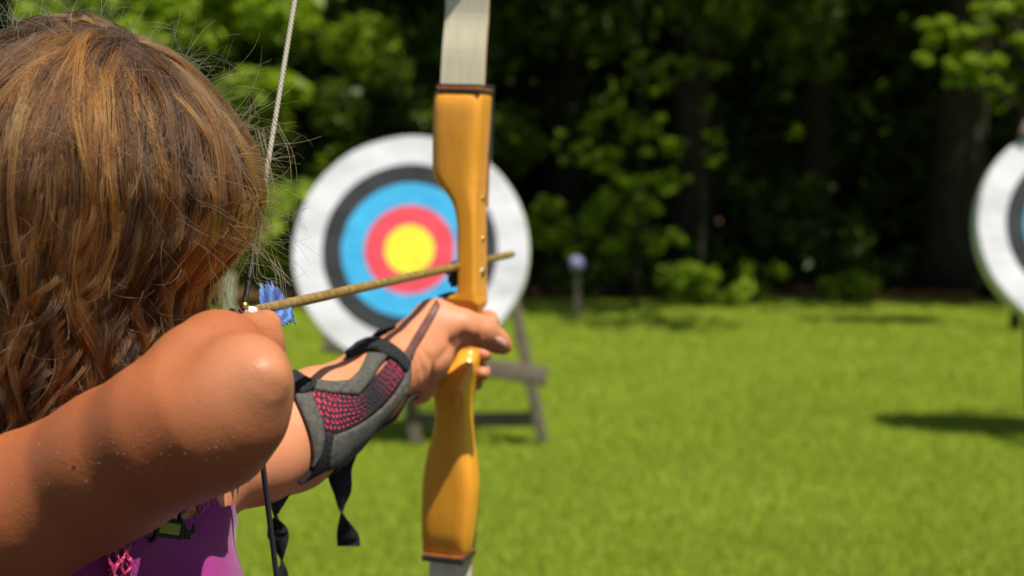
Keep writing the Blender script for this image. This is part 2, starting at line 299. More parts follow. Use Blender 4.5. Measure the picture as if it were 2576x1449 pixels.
shrub(1900, 14.8, .3, .55, 350, 'small sparse bush right of the low bright bush', m_leafb, .045)
shrub(2140, 14.9, .3, .42, 350, 'small green bush at the lawn edge left of the brown leaf litter', m_leafb, .05)
shrub(1560, 15.3, .7, 1.0, 900, 'dark bush behind the blue marker post', m_leaf, .07)
shrub(1380, 15.2, .5, 1.5, 900, 'upright bush at the right rim of the full target', m_leafb, .06)
shrub(2250, 16.2, .7, 1.0, 700, 'shaded bush left of the thick trunk', m_leaf, .07)
shrub(1950, 16.8, .9, 1.6, 1100, 'shaded tall bush in the middle of the dark woods', m_leaf, .08)
shrub(2650, 15.6, .9, 1.3, 900, 'shaded bush behind the half-hidden white target', m_leaf, .08)
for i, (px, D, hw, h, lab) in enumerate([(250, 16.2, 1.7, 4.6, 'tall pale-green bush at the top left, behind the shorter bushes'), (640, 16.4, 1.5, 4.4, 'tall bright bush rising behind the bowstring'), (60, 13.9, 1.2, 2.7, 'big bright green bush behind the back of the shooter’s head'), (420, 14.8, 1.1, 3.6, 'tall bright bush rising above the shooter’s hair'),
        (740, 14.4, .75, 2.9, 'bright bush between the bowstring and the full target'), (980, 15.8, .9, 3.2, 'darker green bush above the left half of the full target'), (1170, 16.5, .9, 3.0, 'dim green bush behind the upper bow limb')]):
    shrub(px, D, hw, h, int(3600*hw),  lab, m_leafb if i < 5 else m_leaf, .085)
# the wood behind: countless leaves and stems as one mass
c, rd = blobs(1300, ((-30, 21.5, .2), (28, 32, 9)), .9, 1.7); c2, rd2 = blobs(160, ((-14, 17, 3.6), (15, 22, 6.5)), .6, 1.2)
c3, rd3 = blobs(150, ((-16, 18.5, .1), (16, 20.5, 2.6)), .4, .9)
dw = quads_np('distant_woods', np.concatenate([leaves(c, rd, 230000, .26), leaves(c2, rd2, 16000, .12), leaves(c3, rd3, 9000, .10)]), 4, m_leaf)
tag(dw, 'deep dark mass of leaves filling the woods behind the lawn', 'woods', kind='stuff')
# dry leaves along the woods edge
n = 900; X = px_x(2140, 15)+rng.random(n)*px_x(1288+330, 15)*1.0; Y = 15.05+rng.random(n)*.5; p = np.stack([X, Y, .01+.05*rng.random(n)], 1)
nn = nrm(rng.normal(size=(n, 3))+[0, -.3, .6]); u = nrm(np.cross(nn, rng.normal(size=(n, 3)))); v = np.cross(nn, u); s = .035
dl = quads_np('fallen_leaves', np.stack([p-u*s, p-v*s*.7, p+u*s, p+v*s*.7], 1), 4, m_dry); tag(dl, 'orange-brown fallen leaves along the right edge of the lawn', 'fallen leaves', kind='stuff')
# marker post
D = 11.5; x = px_x(568, D); sk = bevel(mesh('stake', *beam((x, D, -.1), (x+.01, D, P(568, 688, D)[2]), .11, .04), nm('pale_paint', [(.3, (.20, .22, .14)), (.7, (.30, .31, .22))], 12, .8)), .01); tag(sk, 'pale wooden stake standing on the lawn just left of the bowstring', 'stake')
D = 13.4; x = px_x(1452, D); e = empty('marker_post', (x, D, 0)); zc = P(1452, 664, D)[2]
bevel(mesh('post', *beam((0, 0, -.1), (0, 0, zc-.03), .062, .05), m_old, e), .006)
V, Fc = tube([(0, 0, zc-.055), (0, 0, zc-.045), (0, 0, zc+.03), (0, 0, zc+.06), (0, 0, zc+.068)], [.055, .072, .07, .05, .02], 20); m_lil = mat('lilac_white_paint', (.24, .25, .46), .6)[0]
mesh('cap', V, Fc, m_lil, e); tag(e, 'short wooden post with a lilac-white cap at the edge of the lawn', 'marker post')
# ------------------------------------------------------------------ archery targets on timber easels
def ring(r0, r1, z, n=72, dome=.0):
    V = []; Fc = []
    for k in range(n):
        a = 2*math.pi*k/n
        for r in (r0, (r0+r1)/2, r1): V.append((r*math.cos(a), z+(.004*math.sin(5*a+r*9)+.004*math.sin(11*a))*(r/.6)**2, r*math.sin(a)))
    for k in range(n):
        q = (k+1) % n
        for j in range(2): Fc.append((3*k+j, 3*q+j, 3*q+j+1, 3*k+j+1))
    return V, Fc
def make_target(cx_px, cy_px, D, label, rot=0, scale=1.0, feet=None):
    c = P(cx_px, cy_px, D); e = empty('archery_target', (c[0], c[1], 0)); h = c[2]; Rr = .603*scale; tilt = R(15)
    def place(o): o.parent = e; o.location = (0, 0, h); o.rotation_euler = (-tilt, 0, rot); return o
    # butt: rounded disc
    prof = [(0, .13), (.9, .13), (.985, .11), (1.0, .06), (1.0, .02), (.985, .004), (.94, 0.0), (0, 0)]; V = []; Fc = []; n = 72
    for k in range(n):
        a = 2*math.pi*k/n
        for (rr, dy) in prof: V.append((Rr*rr*math.cos(a), dy+.012*0, Rr*rr*math.sin(a)))
    m_ = len(prof); Fc = [(m_*k+j, m_*((k+1) % n)+j, m_*((k+1) % n)+j+1, m_*k+j+1) for k in range(n) for j in range(1, m_-2)]
    Fc += [tuple(m_*k+1 for k in range(n)), tuple(m_*k+m_-2 for k in range(n))][:1]
    butt = place(mesh('butt', V, Fc, m_edge))
    rings = [(.74, .985, m_tw, 'white_ring', -.004), (.575, .74, m_tb, 'black_ring', -.008), (.38, .575, m_tblue, 'blue_ring', -.008), (.21, .38, m_tr, 'red_ring', -.008), (0.001, .21, m_ty, 'yellow_centre', -.008)]
    face = None
    for (a_, b_, mm_, nm_, z) in rings:
        V, Fc = ring(a_*Rr, b_*Rr, -.016); o = mesh(nm_, V, Fc, mm_)
        place(o)
    # easel
    for (a_, b_, wd, nm_) in feet:
        A_ = P(*a_)-np.array([c[0], c[1], 0]); B_ = P(*b_)-np.array([c[0], c[1], 0]); o = bevel(mesh(nm_, *beam(A_, B_, wd, .05), m_old, e), .005)
    tag(e, label, 'archery target', 'round archery targets on timber easels'); return e
def gz(px, D, z=-.02): # point on ground at px and depth
    py = 424+(CAM_Z-z)*F/D; return (px, py, D)
G = 7.35
make_target(1031, 629, 7.2, 'round target with yellow, red, blue, black and white rings, seen whole behind the bow', rot=R(-3), feet=[
    ((1252, 560, 7.42), (1366, 1112, 7.22), .055, 'leg'), ((985, 560, 7.42), (1046, 1116, 7.2), .065, 'leg'), ((1150, 380, 7.5), (1120, 1010, 8.3), .07, 'leg'),
    ((815, 862, 7.15), (1378, 948, 7.12), .09, 'shelf_bar'), ((1018, 1058, 7.24), (1352, 1054, 7.24), .075, 'rung')])
make_target(2736, 572, 7.3, 'half-hidden target on the right border showing its white outer ring', rot=R(-2), scale=.94, feet=[
    ((2590, 600, 7.5), (2604, 1125, 7.1), .07, 'leg'), ((2880, 600, 7.5), (2910, 1125, 7.1), .08, 'leg'), ((2575, 345, 7.36), (2590, 310, 7.4), .06, 'post_top'),
    ((2598, 852, 7.25), (2950, 870, 7.25), .07, 'shelf_bar'), ((2740, 330, 7.6), (2735, 1010, 8.3), .07, 'leg')])
# ------------------------------------------------------------------ body of the shooter: signed distance of tapered limbs
class Prim: pass
def rc(p, a, b, ra, rb):                                     # tapered capsule distance
    ba = b-a; L2 = ba@ba; h = np.clip((p-a)@ba/L2, 0, 1); return np.linalg.norm(p-a-h[:, None]*ba, axis=1)-(ra+(rb-ra)*h)
def smin(a, b, k): h = np.clip(.5+.5*(b-a)/k, 0, 1); return b*(1-h)+a*h-k*h*(1-h)
def chain(pts):                                              # pts: (px,py,depth,radius) or world (Vector, radius)
    q = [(P(*x[:3]), x[3]) if len(x) == 4 else (np.array(x[0], float), x[1]) for x in pts]; return [(q[i][0], q[i+1][0], q[i][1], q[i+1][1]) for i in range(len(q)-1)]
av = np.array([.277, .961, 0.]); rv = np.array([.961, -.277, 0.]); zv = np.array([0, 0, 1.])
Hc = np.array([-.270, .952, 1.385])
W3 = lambda x, y, z, r: (np.array([x, y, z]), r)
r_up = chain([(-250, 1475, .88, .050), (-80, 1350, .855, .0485), (80, 1275, .845, .0440), (216, 1211, .835, .0412), (300, 1160, .82, .0415), (425, 1086, .80, .0402), (520, 1040, .79, .0362), (582, 998, .785, .0246)])
r_fore = chain([(582, 998, .787, .0246), (564, 922, .838, .0215), (585, 897, .89, .0185), (604, 874, .945, .0165)])
r_flex = chain([(505, 938, .808, .0300), (545, 899, .828, .0272)])
r_tip = chain([(640, 932, .785, .0165), (668, 946, .768, .0100)])
r_tip2 = chain([(596, 1050, .785, .0195), (560, 1085, .80, .022)])
l_up = chain([(400, 1235, 1.07, .040), (560, 1172, 1.105, .034), (640, 1150, 1.13, .0362), (725, 1108, 1.165, .0410)])
l_fore = chain([(725, 1108, 1.165, .0410), (800, 1048, 1.205, .0400), (922, 974, 1.28, .0330), (1000, 918, 1.335, .0262), (1030, 905, 1.352, .0255)])
palm_l = chain([(1000, 918, 1.335, .0262), (1062, 895, 1.375, .0265), (1098, 872, 1.405, .0215)])
then_l = chain([(1040, 858, 1.362, .0225), (1092, 806, 1.392, .0190), (1135, 826, 1.392, .0185), (1165, 824, 1.392, .0160)])
thumb_l = chain([(1165, 822, 1.392, .0165), (1212, 834, 1.405, .0140), (1250, 858, 1.418, .0100), (1268, 871, 1.424, .0078)])
heel_l = chain([(1032, 938, 1.37, .0195), (1050, 970, 1.392, .0155), (1078, 930, 1.425, .013)])
palm2_l = chain([(1085, 905, 1.43, .019), (1112, 870, 1.445, .018)])
fing_l = [chain([(1100, 835, 1.425, .0125), (1115, 806, 1.485, .0098), (1190, 800, 1.512, .0090), (1228, 806, 1.487, .0098), (1234, 812, 1.462, .0085)]),
          chain([(1095, 872, 1.43, .0120), (1112, 868, 1.490, .0098), (1185, 878, 1.510, .0090), (1216, 888, 1.480, .0080), (1216, 892, 1.462, .0072)]),
          chain([(1088, 905, 1.43, .0115), (1108, 918, 1.485, .0092), (1180, 930, 1.508, .0085), (1212, 936, 1.480, .0080), (1213, 939, 1.462, .0074)]),
          chain([(1080, 930, 1.42, .0105), (1100, 955, 1.475, .0082), (1165, 966, 1.50, .0075), (1200, 966, 1.487, .0066)])]
palm_r = chain([(600, 872, .945, .0185), (632, 872, .965, .0205), (640, 868, .975, .018)])
fing_r = [chain([(634, 846, .962, .0120), (668, 822, .978, .0098), (672, 815, .992, .0086), (640, 808, 1.002, .0074), (613, 802, .998, .0066)]),
          chain([(640, 876, .962, .0125), (676, 868, .978, .0096), (678, 858, .992, .0086), (648, 840, 1.004, .0074), (616, 826, .998, .0066)]),
          chain([(640, 905, .962, .0120), (676, 905, .976, .0092), (672, 896, .992, .0080), (645, 872, 1.002, .0070), (618, 852, .996, .0062)]),
          chain([(630, 930, .958, .0105), (662, 935, .972, .0080), (655, 925, .985, .0070)])]
thumb_r = chain([(600, 880, .965, .012), (575, 850, .990, .0100), (560, 835, 1.005, .0085)])
sR = P(-250, 1475, .88); sL = P(400, 1235, 1.07)
NB = np.array([-.300, .985, 1.215])
torso = [(sR, NB+[0, 0, -.015], .048, .048), (sL, NB+[0, 0, -.015], .042, .048), (NB, np.array([-.272, .955, 1.30]), .047, .042)]
TC = np.array([-.296, .985, 0.])
for s_ in (-1, 1):
    o_ = TC+av*.052*s_; torso += [(o_+[0, 0, 1.13], o_+[0, 0, 1.03], .068, .082), (o_+[0, 0, 1.03], o_+[0, 0, .90], .082, .070), (o_+[0, 0, .90], o_+[0, 0, .78], .070, .088)]
    ft = TC+av*.17*s_; torso += [(o_+av*.012*s_+[0, 0, .78], ft*.5+o_*.5+[0, 0, .44], .082, .052), (ft*.5+o_*.5+[0, 0, .44], ft+[0, 0, .09], .048, .030), (ft+[0, 0, .05], ft+rv*.13+[0, 0, .035], .034, .028)]
torso += [(TC+rv*.035+[0, 0, 1.07], TC+rv*.03+av*.04+[0, 0, 1.0], .070, .074)]
head = [(Hc+[0, 0, .004]-av*.014, Hc+[0, 0, .004]+av*.018, .073, .071), (Hc+av*.03+[0, 0, -.03], Hc+av*.05+[0, 0, -.075], .056, .034), (Hc+av*.045+[0, 0, -.01], Hc+av*.05+[0, 0, -.05], .052, .044)]
hd = 1.0
face = [(Hc+av*.094+[0, 0, .005], Hc+av*.108+[0, 0, -.026], .006, .0105), (Hc+av*.083+[0, 0, -.052]-rv*.012, Hc+av*.083+[0, 0, -.052]+rv*.012, .0085, .0085), (Hc+av*.078+[0, 0, -.082], Hc+av*.076+[0, 0, -.086], .014, .014)]
ears = [(Hc+s_*rv*.070+[0, 0, -.002], Hc+s_*rv*.073-av*.006+[0, 0, -.035], .012, .008) for s_ in (-1, 1)]
GR = [(torso+head, .03), (r_up, .012), (r_fore+r_flex, .016), (r_tip2, .03), (l_up+l_fore, .012), (palm_l+then_l+heel_l+palm2_l, .013), (palm_r, .012)]
JOIN = [.03, .030, .012, .03, .02, .012, .008]
def f_union(p, prims, k):
    f = None
    for a in prims: d = rc(p, *a); f = d if f is None else smin(f, d, k)
    return f
def f_body(p):
    f = None
    for (g_, k), j in zip(GR, JOIN): d = f_union(p, g_, k); f = d if f is None else smin(f, d, j)
    f = smin(f, f_union(p, r_tip, .01), .022)
    f = smin(f, f_union(p, face, .006), .010); f = smin(f, f_union(p, ears, .004), .006)
    for c_ in fing_l+fing_r: f = smin(f, f_union(p, c_, .006), .0035)
    f = smin(f, f_union(p, thumb_l, .012), .006); f = smin(f, f_union(p, thumb_r, .006), .005)
    # slight hollows: web of the thumb, folds of the palm, crook of the bent elbow
    return f
def f_fold(p, f):
    for (a_, b_, r_, dep) in CREASES:
        d = np.linalg.norm(p-(a_+np.clip((p-a_)@(b_-a_)/((b_-a_)@(b_-a_)), 0, 1)[:, None]*(b_-a_)), axis=1); f = f+dep*np.exp(-(d/r_)**2)
    return f
def PX(px, py, d): return P(px, py, d)
CREASES = []
def body_f(p):
    out = np.empty(len(p))
    for i in range(0, len(p), 200000): q = p[i:i+200000]; out[i:i+200000] = f_fold(q, f_body(q))
    return out
def grad(p, fn, e=.0006):
    g_ = np.stack([fn(p+d)-fn(p-d) for d in np.eye(3)*e], 1)/(2*e); return g_/np.maximum(np.linalg.norm(g_, axis=1, keepdims=True), 1e-9)
def onbody(px, py, off=0., d0=.55, d1=1.8, fn=None):
    fn = fn or body_f; px = np.atleast_1d(np.asarray(px, float)); py = np.atleast_1d(np.asarray(py, float))
    dirs = FW+(px[:, None]-1288)/F*RT-(py[:, None]-724.5)/F*UPV; t_ = np.full(len(px), d0); best = np.full(len(px), 9.); tb = t_.copy()
    for i in range(90):
        f_ = fn(CAMV+dirs*t_[:, None])-off; bt = f_ < best; best[bt] = f_[bt]; tb[bt] = t_[bt]; t_ = np.where(np.abs(f_) < 1e-5, t_, np.minimum(t_+f_*.9/np.linalg.norm(dirs, axis=1), d1))
    return CAMV+dirs*tb[:, None], best < .0015
# folds of skin: (px0, py0, px1, py1, radius, depth, start distance)
for (x0, y0, x1, y1, r_, dep, dd_) in [(430, 930, 462, 875, .014, .0026, .6), (462, 875, 505, 842, .011, .0016, .6), (1064, 880, 1092, 930, .0032, .0022, 1.0), (1052, 895, 1066, 950, .003, .0020, 1.0), (1046, 915, 1048, 960, .003, .0016, 1.0),
        (1078, 965, 1092, 915, .0045, .0035, 1.0), (1092, 915, 1140, 868, .0035, .0014, 1.0), (1138, 868, 1166, 850, .005, .0040, 1.0), (1166, 850, 1192, 856, .004, .0022, 1.0), (1212, 806, 1216, 850, .0022, .0009, 1.0), (1220, 810, 1224, 856, .0018, .0007, 1.0), (1186, 800, 1190, 822, .003, .0007, 1.0),
        (690, 925, 694, 965, .004, .0010, .6), (645, 960, 690, 985, .005, .0010, .6), (650, 815, 676, 838, .002, .0014, .8)]:
    q, ok = onbody([x0, x1], [y0, y1], d0=dd_, fn=f_body); CREASES.append((q[0], q[1], r_, dep*(1.5 if dd_ == 1.0 else 1.0)))
print('creases', len(CREASES))
# blockout mesh -> voxel remesh -> projection on the distance field
allp = [p_ for g_, _ in GR for p_ in g_]+r_tip+face+ears+[q for c_ in fing_l+fing_r+[thumb_l, thumb_r] for q in c_]
bm = bmesh.new()
for (a_, b_, ra, rb) in allp:
    L = np.linalg.norm(b_-a_); k = max(2, int(L/(.35*min(ra, rb)))+1)
    for t_ in np.linspace(0, 1, k):
        bmesh.ops.create_icosphere(bm, subdivisions=2, radius=ra+(rb-ra)*t_, matrix=Matrix.Translation(Vector(a_+(b_-a_)*t_)))
me = bpy.data.meshes.new('blk'); bm.to_mesh(me); bm.free(); tmp = bpy.data.objects.new('blk', me); C.objects.link(tmp)
md = tmp.modifiers.new('r', 'REMESH'); md.mode = 'VOXEL'; md.voxel_size = .0026
bpy.context.view_layer.update(); dg = bpy.context.evaluated_depsgraph_get(); ev = tmp.evaluated_get(dg); bodyme = bpy.data.meshes.new_from_object(ev); bpy.data.objects.remove(tmp)
nv = len(bodyme.vertices); co = np.empty(nv*3, np.float32); bodyme.vertices.foreach_get('co', co); co = co.reshape(-1, 3).astype(float)
for it in range(3): co -= grad(co, body_f)*np.clip(body_f(co), -.006, .006)[:, None]
bodyme.vertices.foreach_set('co', co.astype(np.float32).ravel()); bodyme.materials.clear(); bodyme.materials.append(m_skin); bodyme.update(); bodyme.shade_smooth()
dR = f_union(co, r_up+r_flex+r_fore[:1], .01); dL = f_union(co, l_up+l_fore+palm_l+then_l+thumb_l, .01)
tanv = np.clip(.5+(dL-dR)*6, 0, 1); tipd = np.linalg.norm(co-P(667, 935, .765), axis=1); tanv = tanv-.42*np.exp(-(tipd/.035)**2); at0 = bodyme.attributes.new('tan', 'FLOAT', 'POINT'); at0.data.foreach_set('value', tanv.astype(np.float32))
print('body verts', nv)
person = empty('person', (TC[0], TC[1], 0)); body = bpy.data.objects.new('body', bodyme); C.objects.link(body)
sm = body.modifiers.new('sm', 'CORRECTIVE_SMOOTH') if False else body.modifiers.new('sm', 'SMOOTH'); sm.factor = .5; sm.iterations = 3
adopt(person, body)
tag(person, 'child with wavy brown hair in a purple top drawing a bow, seen from behind', 'person')
# clothing: faces of the torso lifted off the skin
dt = f_union(co, torso[:3]+torso[3:], .03)
darm = np.minimum.reduce([f_union(co, g_, .01) for g_ in (r_up, l_up, head)]+[f_union(co, r_fore, .01), f_union(co, l_fore, .01)])
polys = [tuple(p_.vertices) for p_ in bodyme.polygons]; pv = np.array([q for q in polys if len(q) == 4])
def garment(name, sel, off, m_):
    fs = pv[np.all(sel[pv], axis=1)]; used = np.unique(fs); mp_ = -np.ones(nv, int); mp_[used] = np.arange(len(used)); Vn = grad(co[used], body_f)
    o = mesh(name, co[used]+Vn*off, mp_[fs], m_); s_ = o.modifiers.new('s', 'SMOOTH'); s_.iterations = 14; s_.factor = .6; q = o.modifiers.new('t', 'SOLIDIFY'); q.thickness = .0025; q.offset = -1; adopt(person, o); return o
zz = co[:, 2]
ux = (co-NB)@av
shirt = garment('tank_top', (zz > .80) & ((zz < np.where((co-TC)@rv > -.01, 1.155, 1.10)) | (np.abs(np.abs(ux)-.045) < .013) & (zz < 1.26)) & (darm > .009), .0055, m_shirt)
shorts = garment('shorts', (zz > .50) & (zz < .815) & (darm > .01), .012, m_shorts)
for s_ in (-1, 1):
    ft = TC+av*.17*s_; V, Fc = tube(cat_rom([ft-rv*.05+[0, 0, .04], ft+[0, 0, .05], ft+rv*.08+[0, 0, .042], ft+rv*.165+[0, 0, .035]], 12), np.array([.026, .036, .041, .042, .042, .041, .041, .041, .040, .037, .033, .02]), 14)
    V = [np.array([v[0], v[1], max(v[2], .004)]) for v in V]; adopt(person, subd(mesh('shoe', V, Fc, m_shoe)))
for s_ in (-1, 1):
    c = Hc+av*.080+rv*.030*s_+[0, 0, .008]; V, Fc = tube([c-av*.008, c-av*.004, c+av*.002, c+av*.0045, c+av*.0055], [.009, .0105, .009, .006, .001], 16); adopt(person, mesh('eye', V, Fc, m_eye))
    V, Fc = tube([c+av*.003, c+av*.0052, c+av*.0062], [.0048, .0044, .001], 14); adopt(person, mesh('iris', V, Fc, m_iris))
V, Fc = tube(cat_rom([Hc+av*.0905+[0, 0, -.052]-rv*.019, Hc+av*.0945+[0, 0, -.051], Hc+av*.0905+[0, 0, -.052]+rv*.019], 9), np.array([.001, .003, .0042, .0048, .005, .0048, .0042, .003, .001]), 8); adopt(person, mesh('lips', V, Fc, m_lip))
# beads of water and a mole on the tanned upper arm
q_ = [(187, 1172)]; ww, _ = onbody([187], [1172], .0, d0=.6); g1 = grad(ww, body_f); V, Fc = tube([ww[0]-g1[0]*.0004, ww[0]+g1[0]*.0002, ww[0]+g1[0]*.0005], [.0011, .0010, .0004], 12); adopt(person, mesh('mole', V, Fc, mat('mole_brown', (.10, .03, .015), .6)[0]))
nb = 95; tt_ = rng.random(nb); bx = 20+tt_*590; by = 1230-tt_*130+rng.normal(0, 55, nb); bq, ok = onbody(bx, by, .0, d0=.6); bn_ = grad(bq, body_f); parts = []
for q1, n1, k1 in zip(bq, bn_, ok):
    if not k1: continue
    r1 = rng.uniform(.00012, .00030); parts.append(tube([q1-n1*r1*.2, q1+n1*r1*.3, q1+n1*r1*.7], [r1, r1*.85, r1*.3], 7))
m_drop = mat('water_beads', (.62, .42, .30), .12, .9)[0]; wd_ = mesh('water_drops', *join(parts), m_drop); wd_['kind'] = 'stuff'; adopt(person, wd_)
# thumb nail of the bow hand
def onbody(px, py, off=0., d0=.55, d1=1.8, fn=None):
    fn = fn or body_f; px = np.atleast_1d(np.asarray(px, float)); py = np.atleast_1d(np.asarray(py, float))
    dirs = FW+(px[:, None]-1288)/F*RT-(py[:, None]-724.5)/F*UPV; t_ = np.full(len(px), d0); best = np.full(len(px), 9.); tb = t_.copy()
    for i in range(90):
        f_ = fn(CAMV+dirs*t_[:, None])-off; bt = f_ < best; best[bt] = f_[bt]; tb[bt] = t_[bt]; t_ = np.where(np.abs(f_) < 1e-5, t_, np.minimum(t_+f_*.9/np.linalg.norm(dirs, axis=1), d1))
    return CAMV+dirs*tb[:, None], best < .0015
def resample(pts, n):
    pts = np.asarray(pts, float); s = np.r_[0, np.cumsum(np.linalg.norm(np.diff(pts, axis=0), axis=1))]; q = np.linspace(0, s[-1], n); return np.stack([np.interp(q, s, pts[:, i]) for i in range(2)], 1)
def patch(name, top, bot, m_, off, fn, nu=30, nv_=8, skirt=.004, parent=None, puff=0, d0=.55, smoothc=True, ruf=0):
    A_ = resample(cat_rom(top, 40) if smoothc else top, nu); B_ = resample(cat_rom(bot, 40) if smoothc else bot, nu); pts = []; uv = []
    for i in range(nu):
        for j in range(nv_): s = j/(nv_-1); pts.append(A_[i]*(1-s)+B_[i]*s); uv.append((i/(nu-1), s))
    pts = np.array(pts); uv = np.array(uv); o3, ok = onbody(pts[:, 0], pts[:, 1], off, d0=d0, fn=fn); nn_ = grad(o3, fn)
    bulge = puff*np.sin(np.pi*uv[:, 1])**.5+ruf*np.sin(uv[:, 0]*40)*np.sin(np.pi*uv[:, 1]); o3 = o3+nn_*bulge[:, None]
    V = list(o3)+list(o3-nn_*skirt); n0 = nu*nv_; Fc = []
    for i in range(nu-1):
        for j in range(nv_-1): a_ = i*nv_+j; Fc.append((a_, a_+1, a_+nv_+1, a_+nv_)); Fc.append(tuple(n0+q for q in (a_, a_+nv_, a_+nv_+1, a_+1)))
    def rim(a_, b_): Fc.append((a_, b_, n0+b_, n0+a_))
    for i in range(nu-1): rim(i*nv_, (i+1)*nv_); rim((i+1)*nv_+nv_-1, i*nv_+nv_-1)
    for j in range(nv_-1): rim(j+1, j); rim((nu-1)*nv_+j, (nu-1)*nv_+j+1)
    o = mesh(name, V, Fc, m_, uv=np.vstack([uv, uv]));
    bm = bmesh.new(); bm.from_mesh(o.data); bmesh.ops.recalc_face_normals(bm, faces=bm.faces); bm.to_mesh(o.data); bm.free(); o.data.shade_smooth()
    if parent: adopt(parent, o)
    return o
nl = patch('nail', [(1248, 848), (1262, 850), (1274, 860)], [(1244, 862), (1258, 870), (1272, 876)], m_nail, .0004, body_f, 10, 6, .0008, person, .0004)
# ------------------------------------------------------------------ arm guard on the left forearm
larm = lambda p: f_union(p, l_up+l_fore+palm_l+heel_l, .012)
guard = empty('arm_guard', P(900, 1000, 1.25)); tag(guard, 'grey arm guard with pink and black mesh strapped around the outstretched forearm', 'arm guard')
kw = dict(parent=guard, d0=1.05)
patch('mesh_panel', [(772, 972), (800, 968), (840, 985), (905, 990), (955, 935), (1000, 880), (1022, 895)], [(806, 1082), (850, 1092), (890, 1075), (925, 1052), (970, 1012), (1005, 965), (1024, 930)], m_net, .0032, larm, 60, 24, **kw)
patch('grey_border', [(732, 958), (770, 962), (790, 1000), (812, 1060), (818, 1100), (812, 1140)], [(728, 972), (745, 1000), (768, 1050), (786, 1100), (792, 1150), (788, 1180)], m_greycloth, .0045, larm, 40, 6, puff=.0006, **kw)
patch('grey_border', [(795, 953), (840, 958), (878, 955), (905, 930), (925, 885), (962, 888)], [(790, 975), (840, 987), (905, 992), (935, 955), (958, 915), (985, 885)], m_greycloth, .0048, larm, 40, 6, puff=.0006, smoothc=False, **kw)
patch('palm_side_panel', [(842, 1095), (880, 1082), (925, 1058), (975, 1018), (1012, 968), (1030, 925)], [(826, 1186), (862, 1170), (905, 1138), (950, 1085), (990, 1040), (1024, 990)], m_greycloth, .0045, larm, 40, 12, puff=.0008, **kw)
patch('black_strap', [(815, 1085), (848, 1096), (842, 1130), (828, 1182)], [(812, 1120), (800, 1160), (780, 1195), (758, 1220)], m_blackcloth, .0040, larm, 24, 8, **kw)
patch('black_strap', [(728, 932), (745, 930), (770, 945), (798, 958)], [(730, 970), (750, 985), (772, 985), (790, 975)], m_blackcloth, .0062, larm, 24, 8, puff=.002, ruf=.0008, **kw)
patch('black_strap', [(868, 885), (900, 858), (935, 846), (975, 856), (1010, 880), (1030, 905)], [(872, 892), (905, 878), (940, 872), (965, 888), (1000, 905), (1024, 935)], m_blackcloth, .0060, larm, 30, 8, puff=.0018, ruf=.0007, **kw)
patch('edge_binding', [(1026, 880), (1034, 900), (1035, 950), (1027, 995)], [(1014, 885), (1022, 905), (1022, 950), (1014, 995)], m_greycloth, .0052, larm, 20, 5, puff=.0006, **kw)
# the side of the guard turned away from the camera
Ls = [(725, 1108, 1.165), (800, 1048, 1.205), (922, 974, 1.28), (1000, 918, 1.335), (1020, 908, 1.347)]
axis = cat_rom([P(*q) for q in Ls], 40)
def around(name, i0, i1, v0, v1, off, m_, slope=0):
    V = []; Fc = []; nu = max(4, i1-i0+1); nv_ = 24
    for i in range(nu):
        for j in range(nv_):
            vv = R(v0+(v1-v0)*j/(nv_-1)); k = min(39, max(0, i0+(i1-i0)*i/(nu-1)+slope*(j/(nv_-1)))); kk = int(k); fr = k-kk; c = axis[kk]*(1-fr)+axis[min(39, kk+1)]*fr
            T_ = nrm(axis[min(39, kk+1)]-axis[max(0, kk-1)]); tc = nrm(CAMV-c); ec = nrm(tc-T_*(tc@T_)); eu = nrm(np.cross(T_, ec)); eu = eu if eu[2] > 0 else -eu
            d = math.cos(vv)*ec+math.sin(vv)*eu; lo, hi = .005, .08
            for _ in range(16):
                md_ = (lo+hi)/2
                if larm((c+d*md_)[None])[0] < off: lo = md_
                else: hi = md_
            V.append(c+d*lo)
    Fc = [(i*nv_+j, i*nv_+j+1, (i+1)*nv_+j+1, (i+1)*nv_+j) for i in range(nu-1) for j in range(nv_-1)]
    o = mesh(name, V, Fc, m_); s = o.modifiers.new('s', 'SOLIDIFY'); s.thickness = .002; adopt(guard, o); return o
around('back_panel', 4, 37, -84, -150, .0038, m_greycloth)
around('black_strap', 1, 6, 86, 212, .0045, m_blackcloth, 2); around('black_strap', 30, 37, 86, 212, .0045, m_blackcloth)
def ribbon(name, pts, m_, d):                                # pts: (px, py, half width px signed by twist)
    q = cat_rom([(a_, b_, c_) for a_, b_, c_ in pts], 60); V = []; Fc = []
    for (x, y, hw) in q:
        W = max(abs(p_[2]) for p_ in pts); s = max(-1, min(1, hw/W)); cs = math.sqrt(1-s*s); c = P(x, y, d); rr_ = W*d/F
        s = s if abs(s) > .04 else .04
        w_ = RT*s*rr_+FW*cs*rr_; nn_ = np.cross(nrm(w_), UPV)*.0006; V += [c-w_-nn_, c+w_-nn_, c+w_+nn_, c-w_+nn_]
    for i in range(len(q)-1):
        for j in range(4): Fc.append((4*i+j, 4*i+(j+1) % 4, 4*i+4+(j+1) % 4, 4*i+4+j))
    Fc += [(0, 1, 2, 3), tuple(4*(len(q)-1)+j for j in (3, 2, 1, 0))]
    o = mesh(name, V, Fc, m_); adopt(guard, o); return o
ribbon('strap_tail', [(872, 1150, 22), (858, 1180, 26), (856, 1205, 28), (862, 1240, 18), (860, 1278, 2), (864, 1300, -10), (874, 1340, -27), (878, 1374, -29)], m_blackcloth, 1.215)
ribbon('strap_tail', [(712, 1232, 24), (703, 1255, 18), (696, 1290, 2), (698, 1320, -22), (700, 1350, -27), (704, 1385, -16), (708, 1418, -1.5), (708, 1450, 12), (706, 1500, 22), (700, 1540, 24)], m_blackcloth, 1.13)
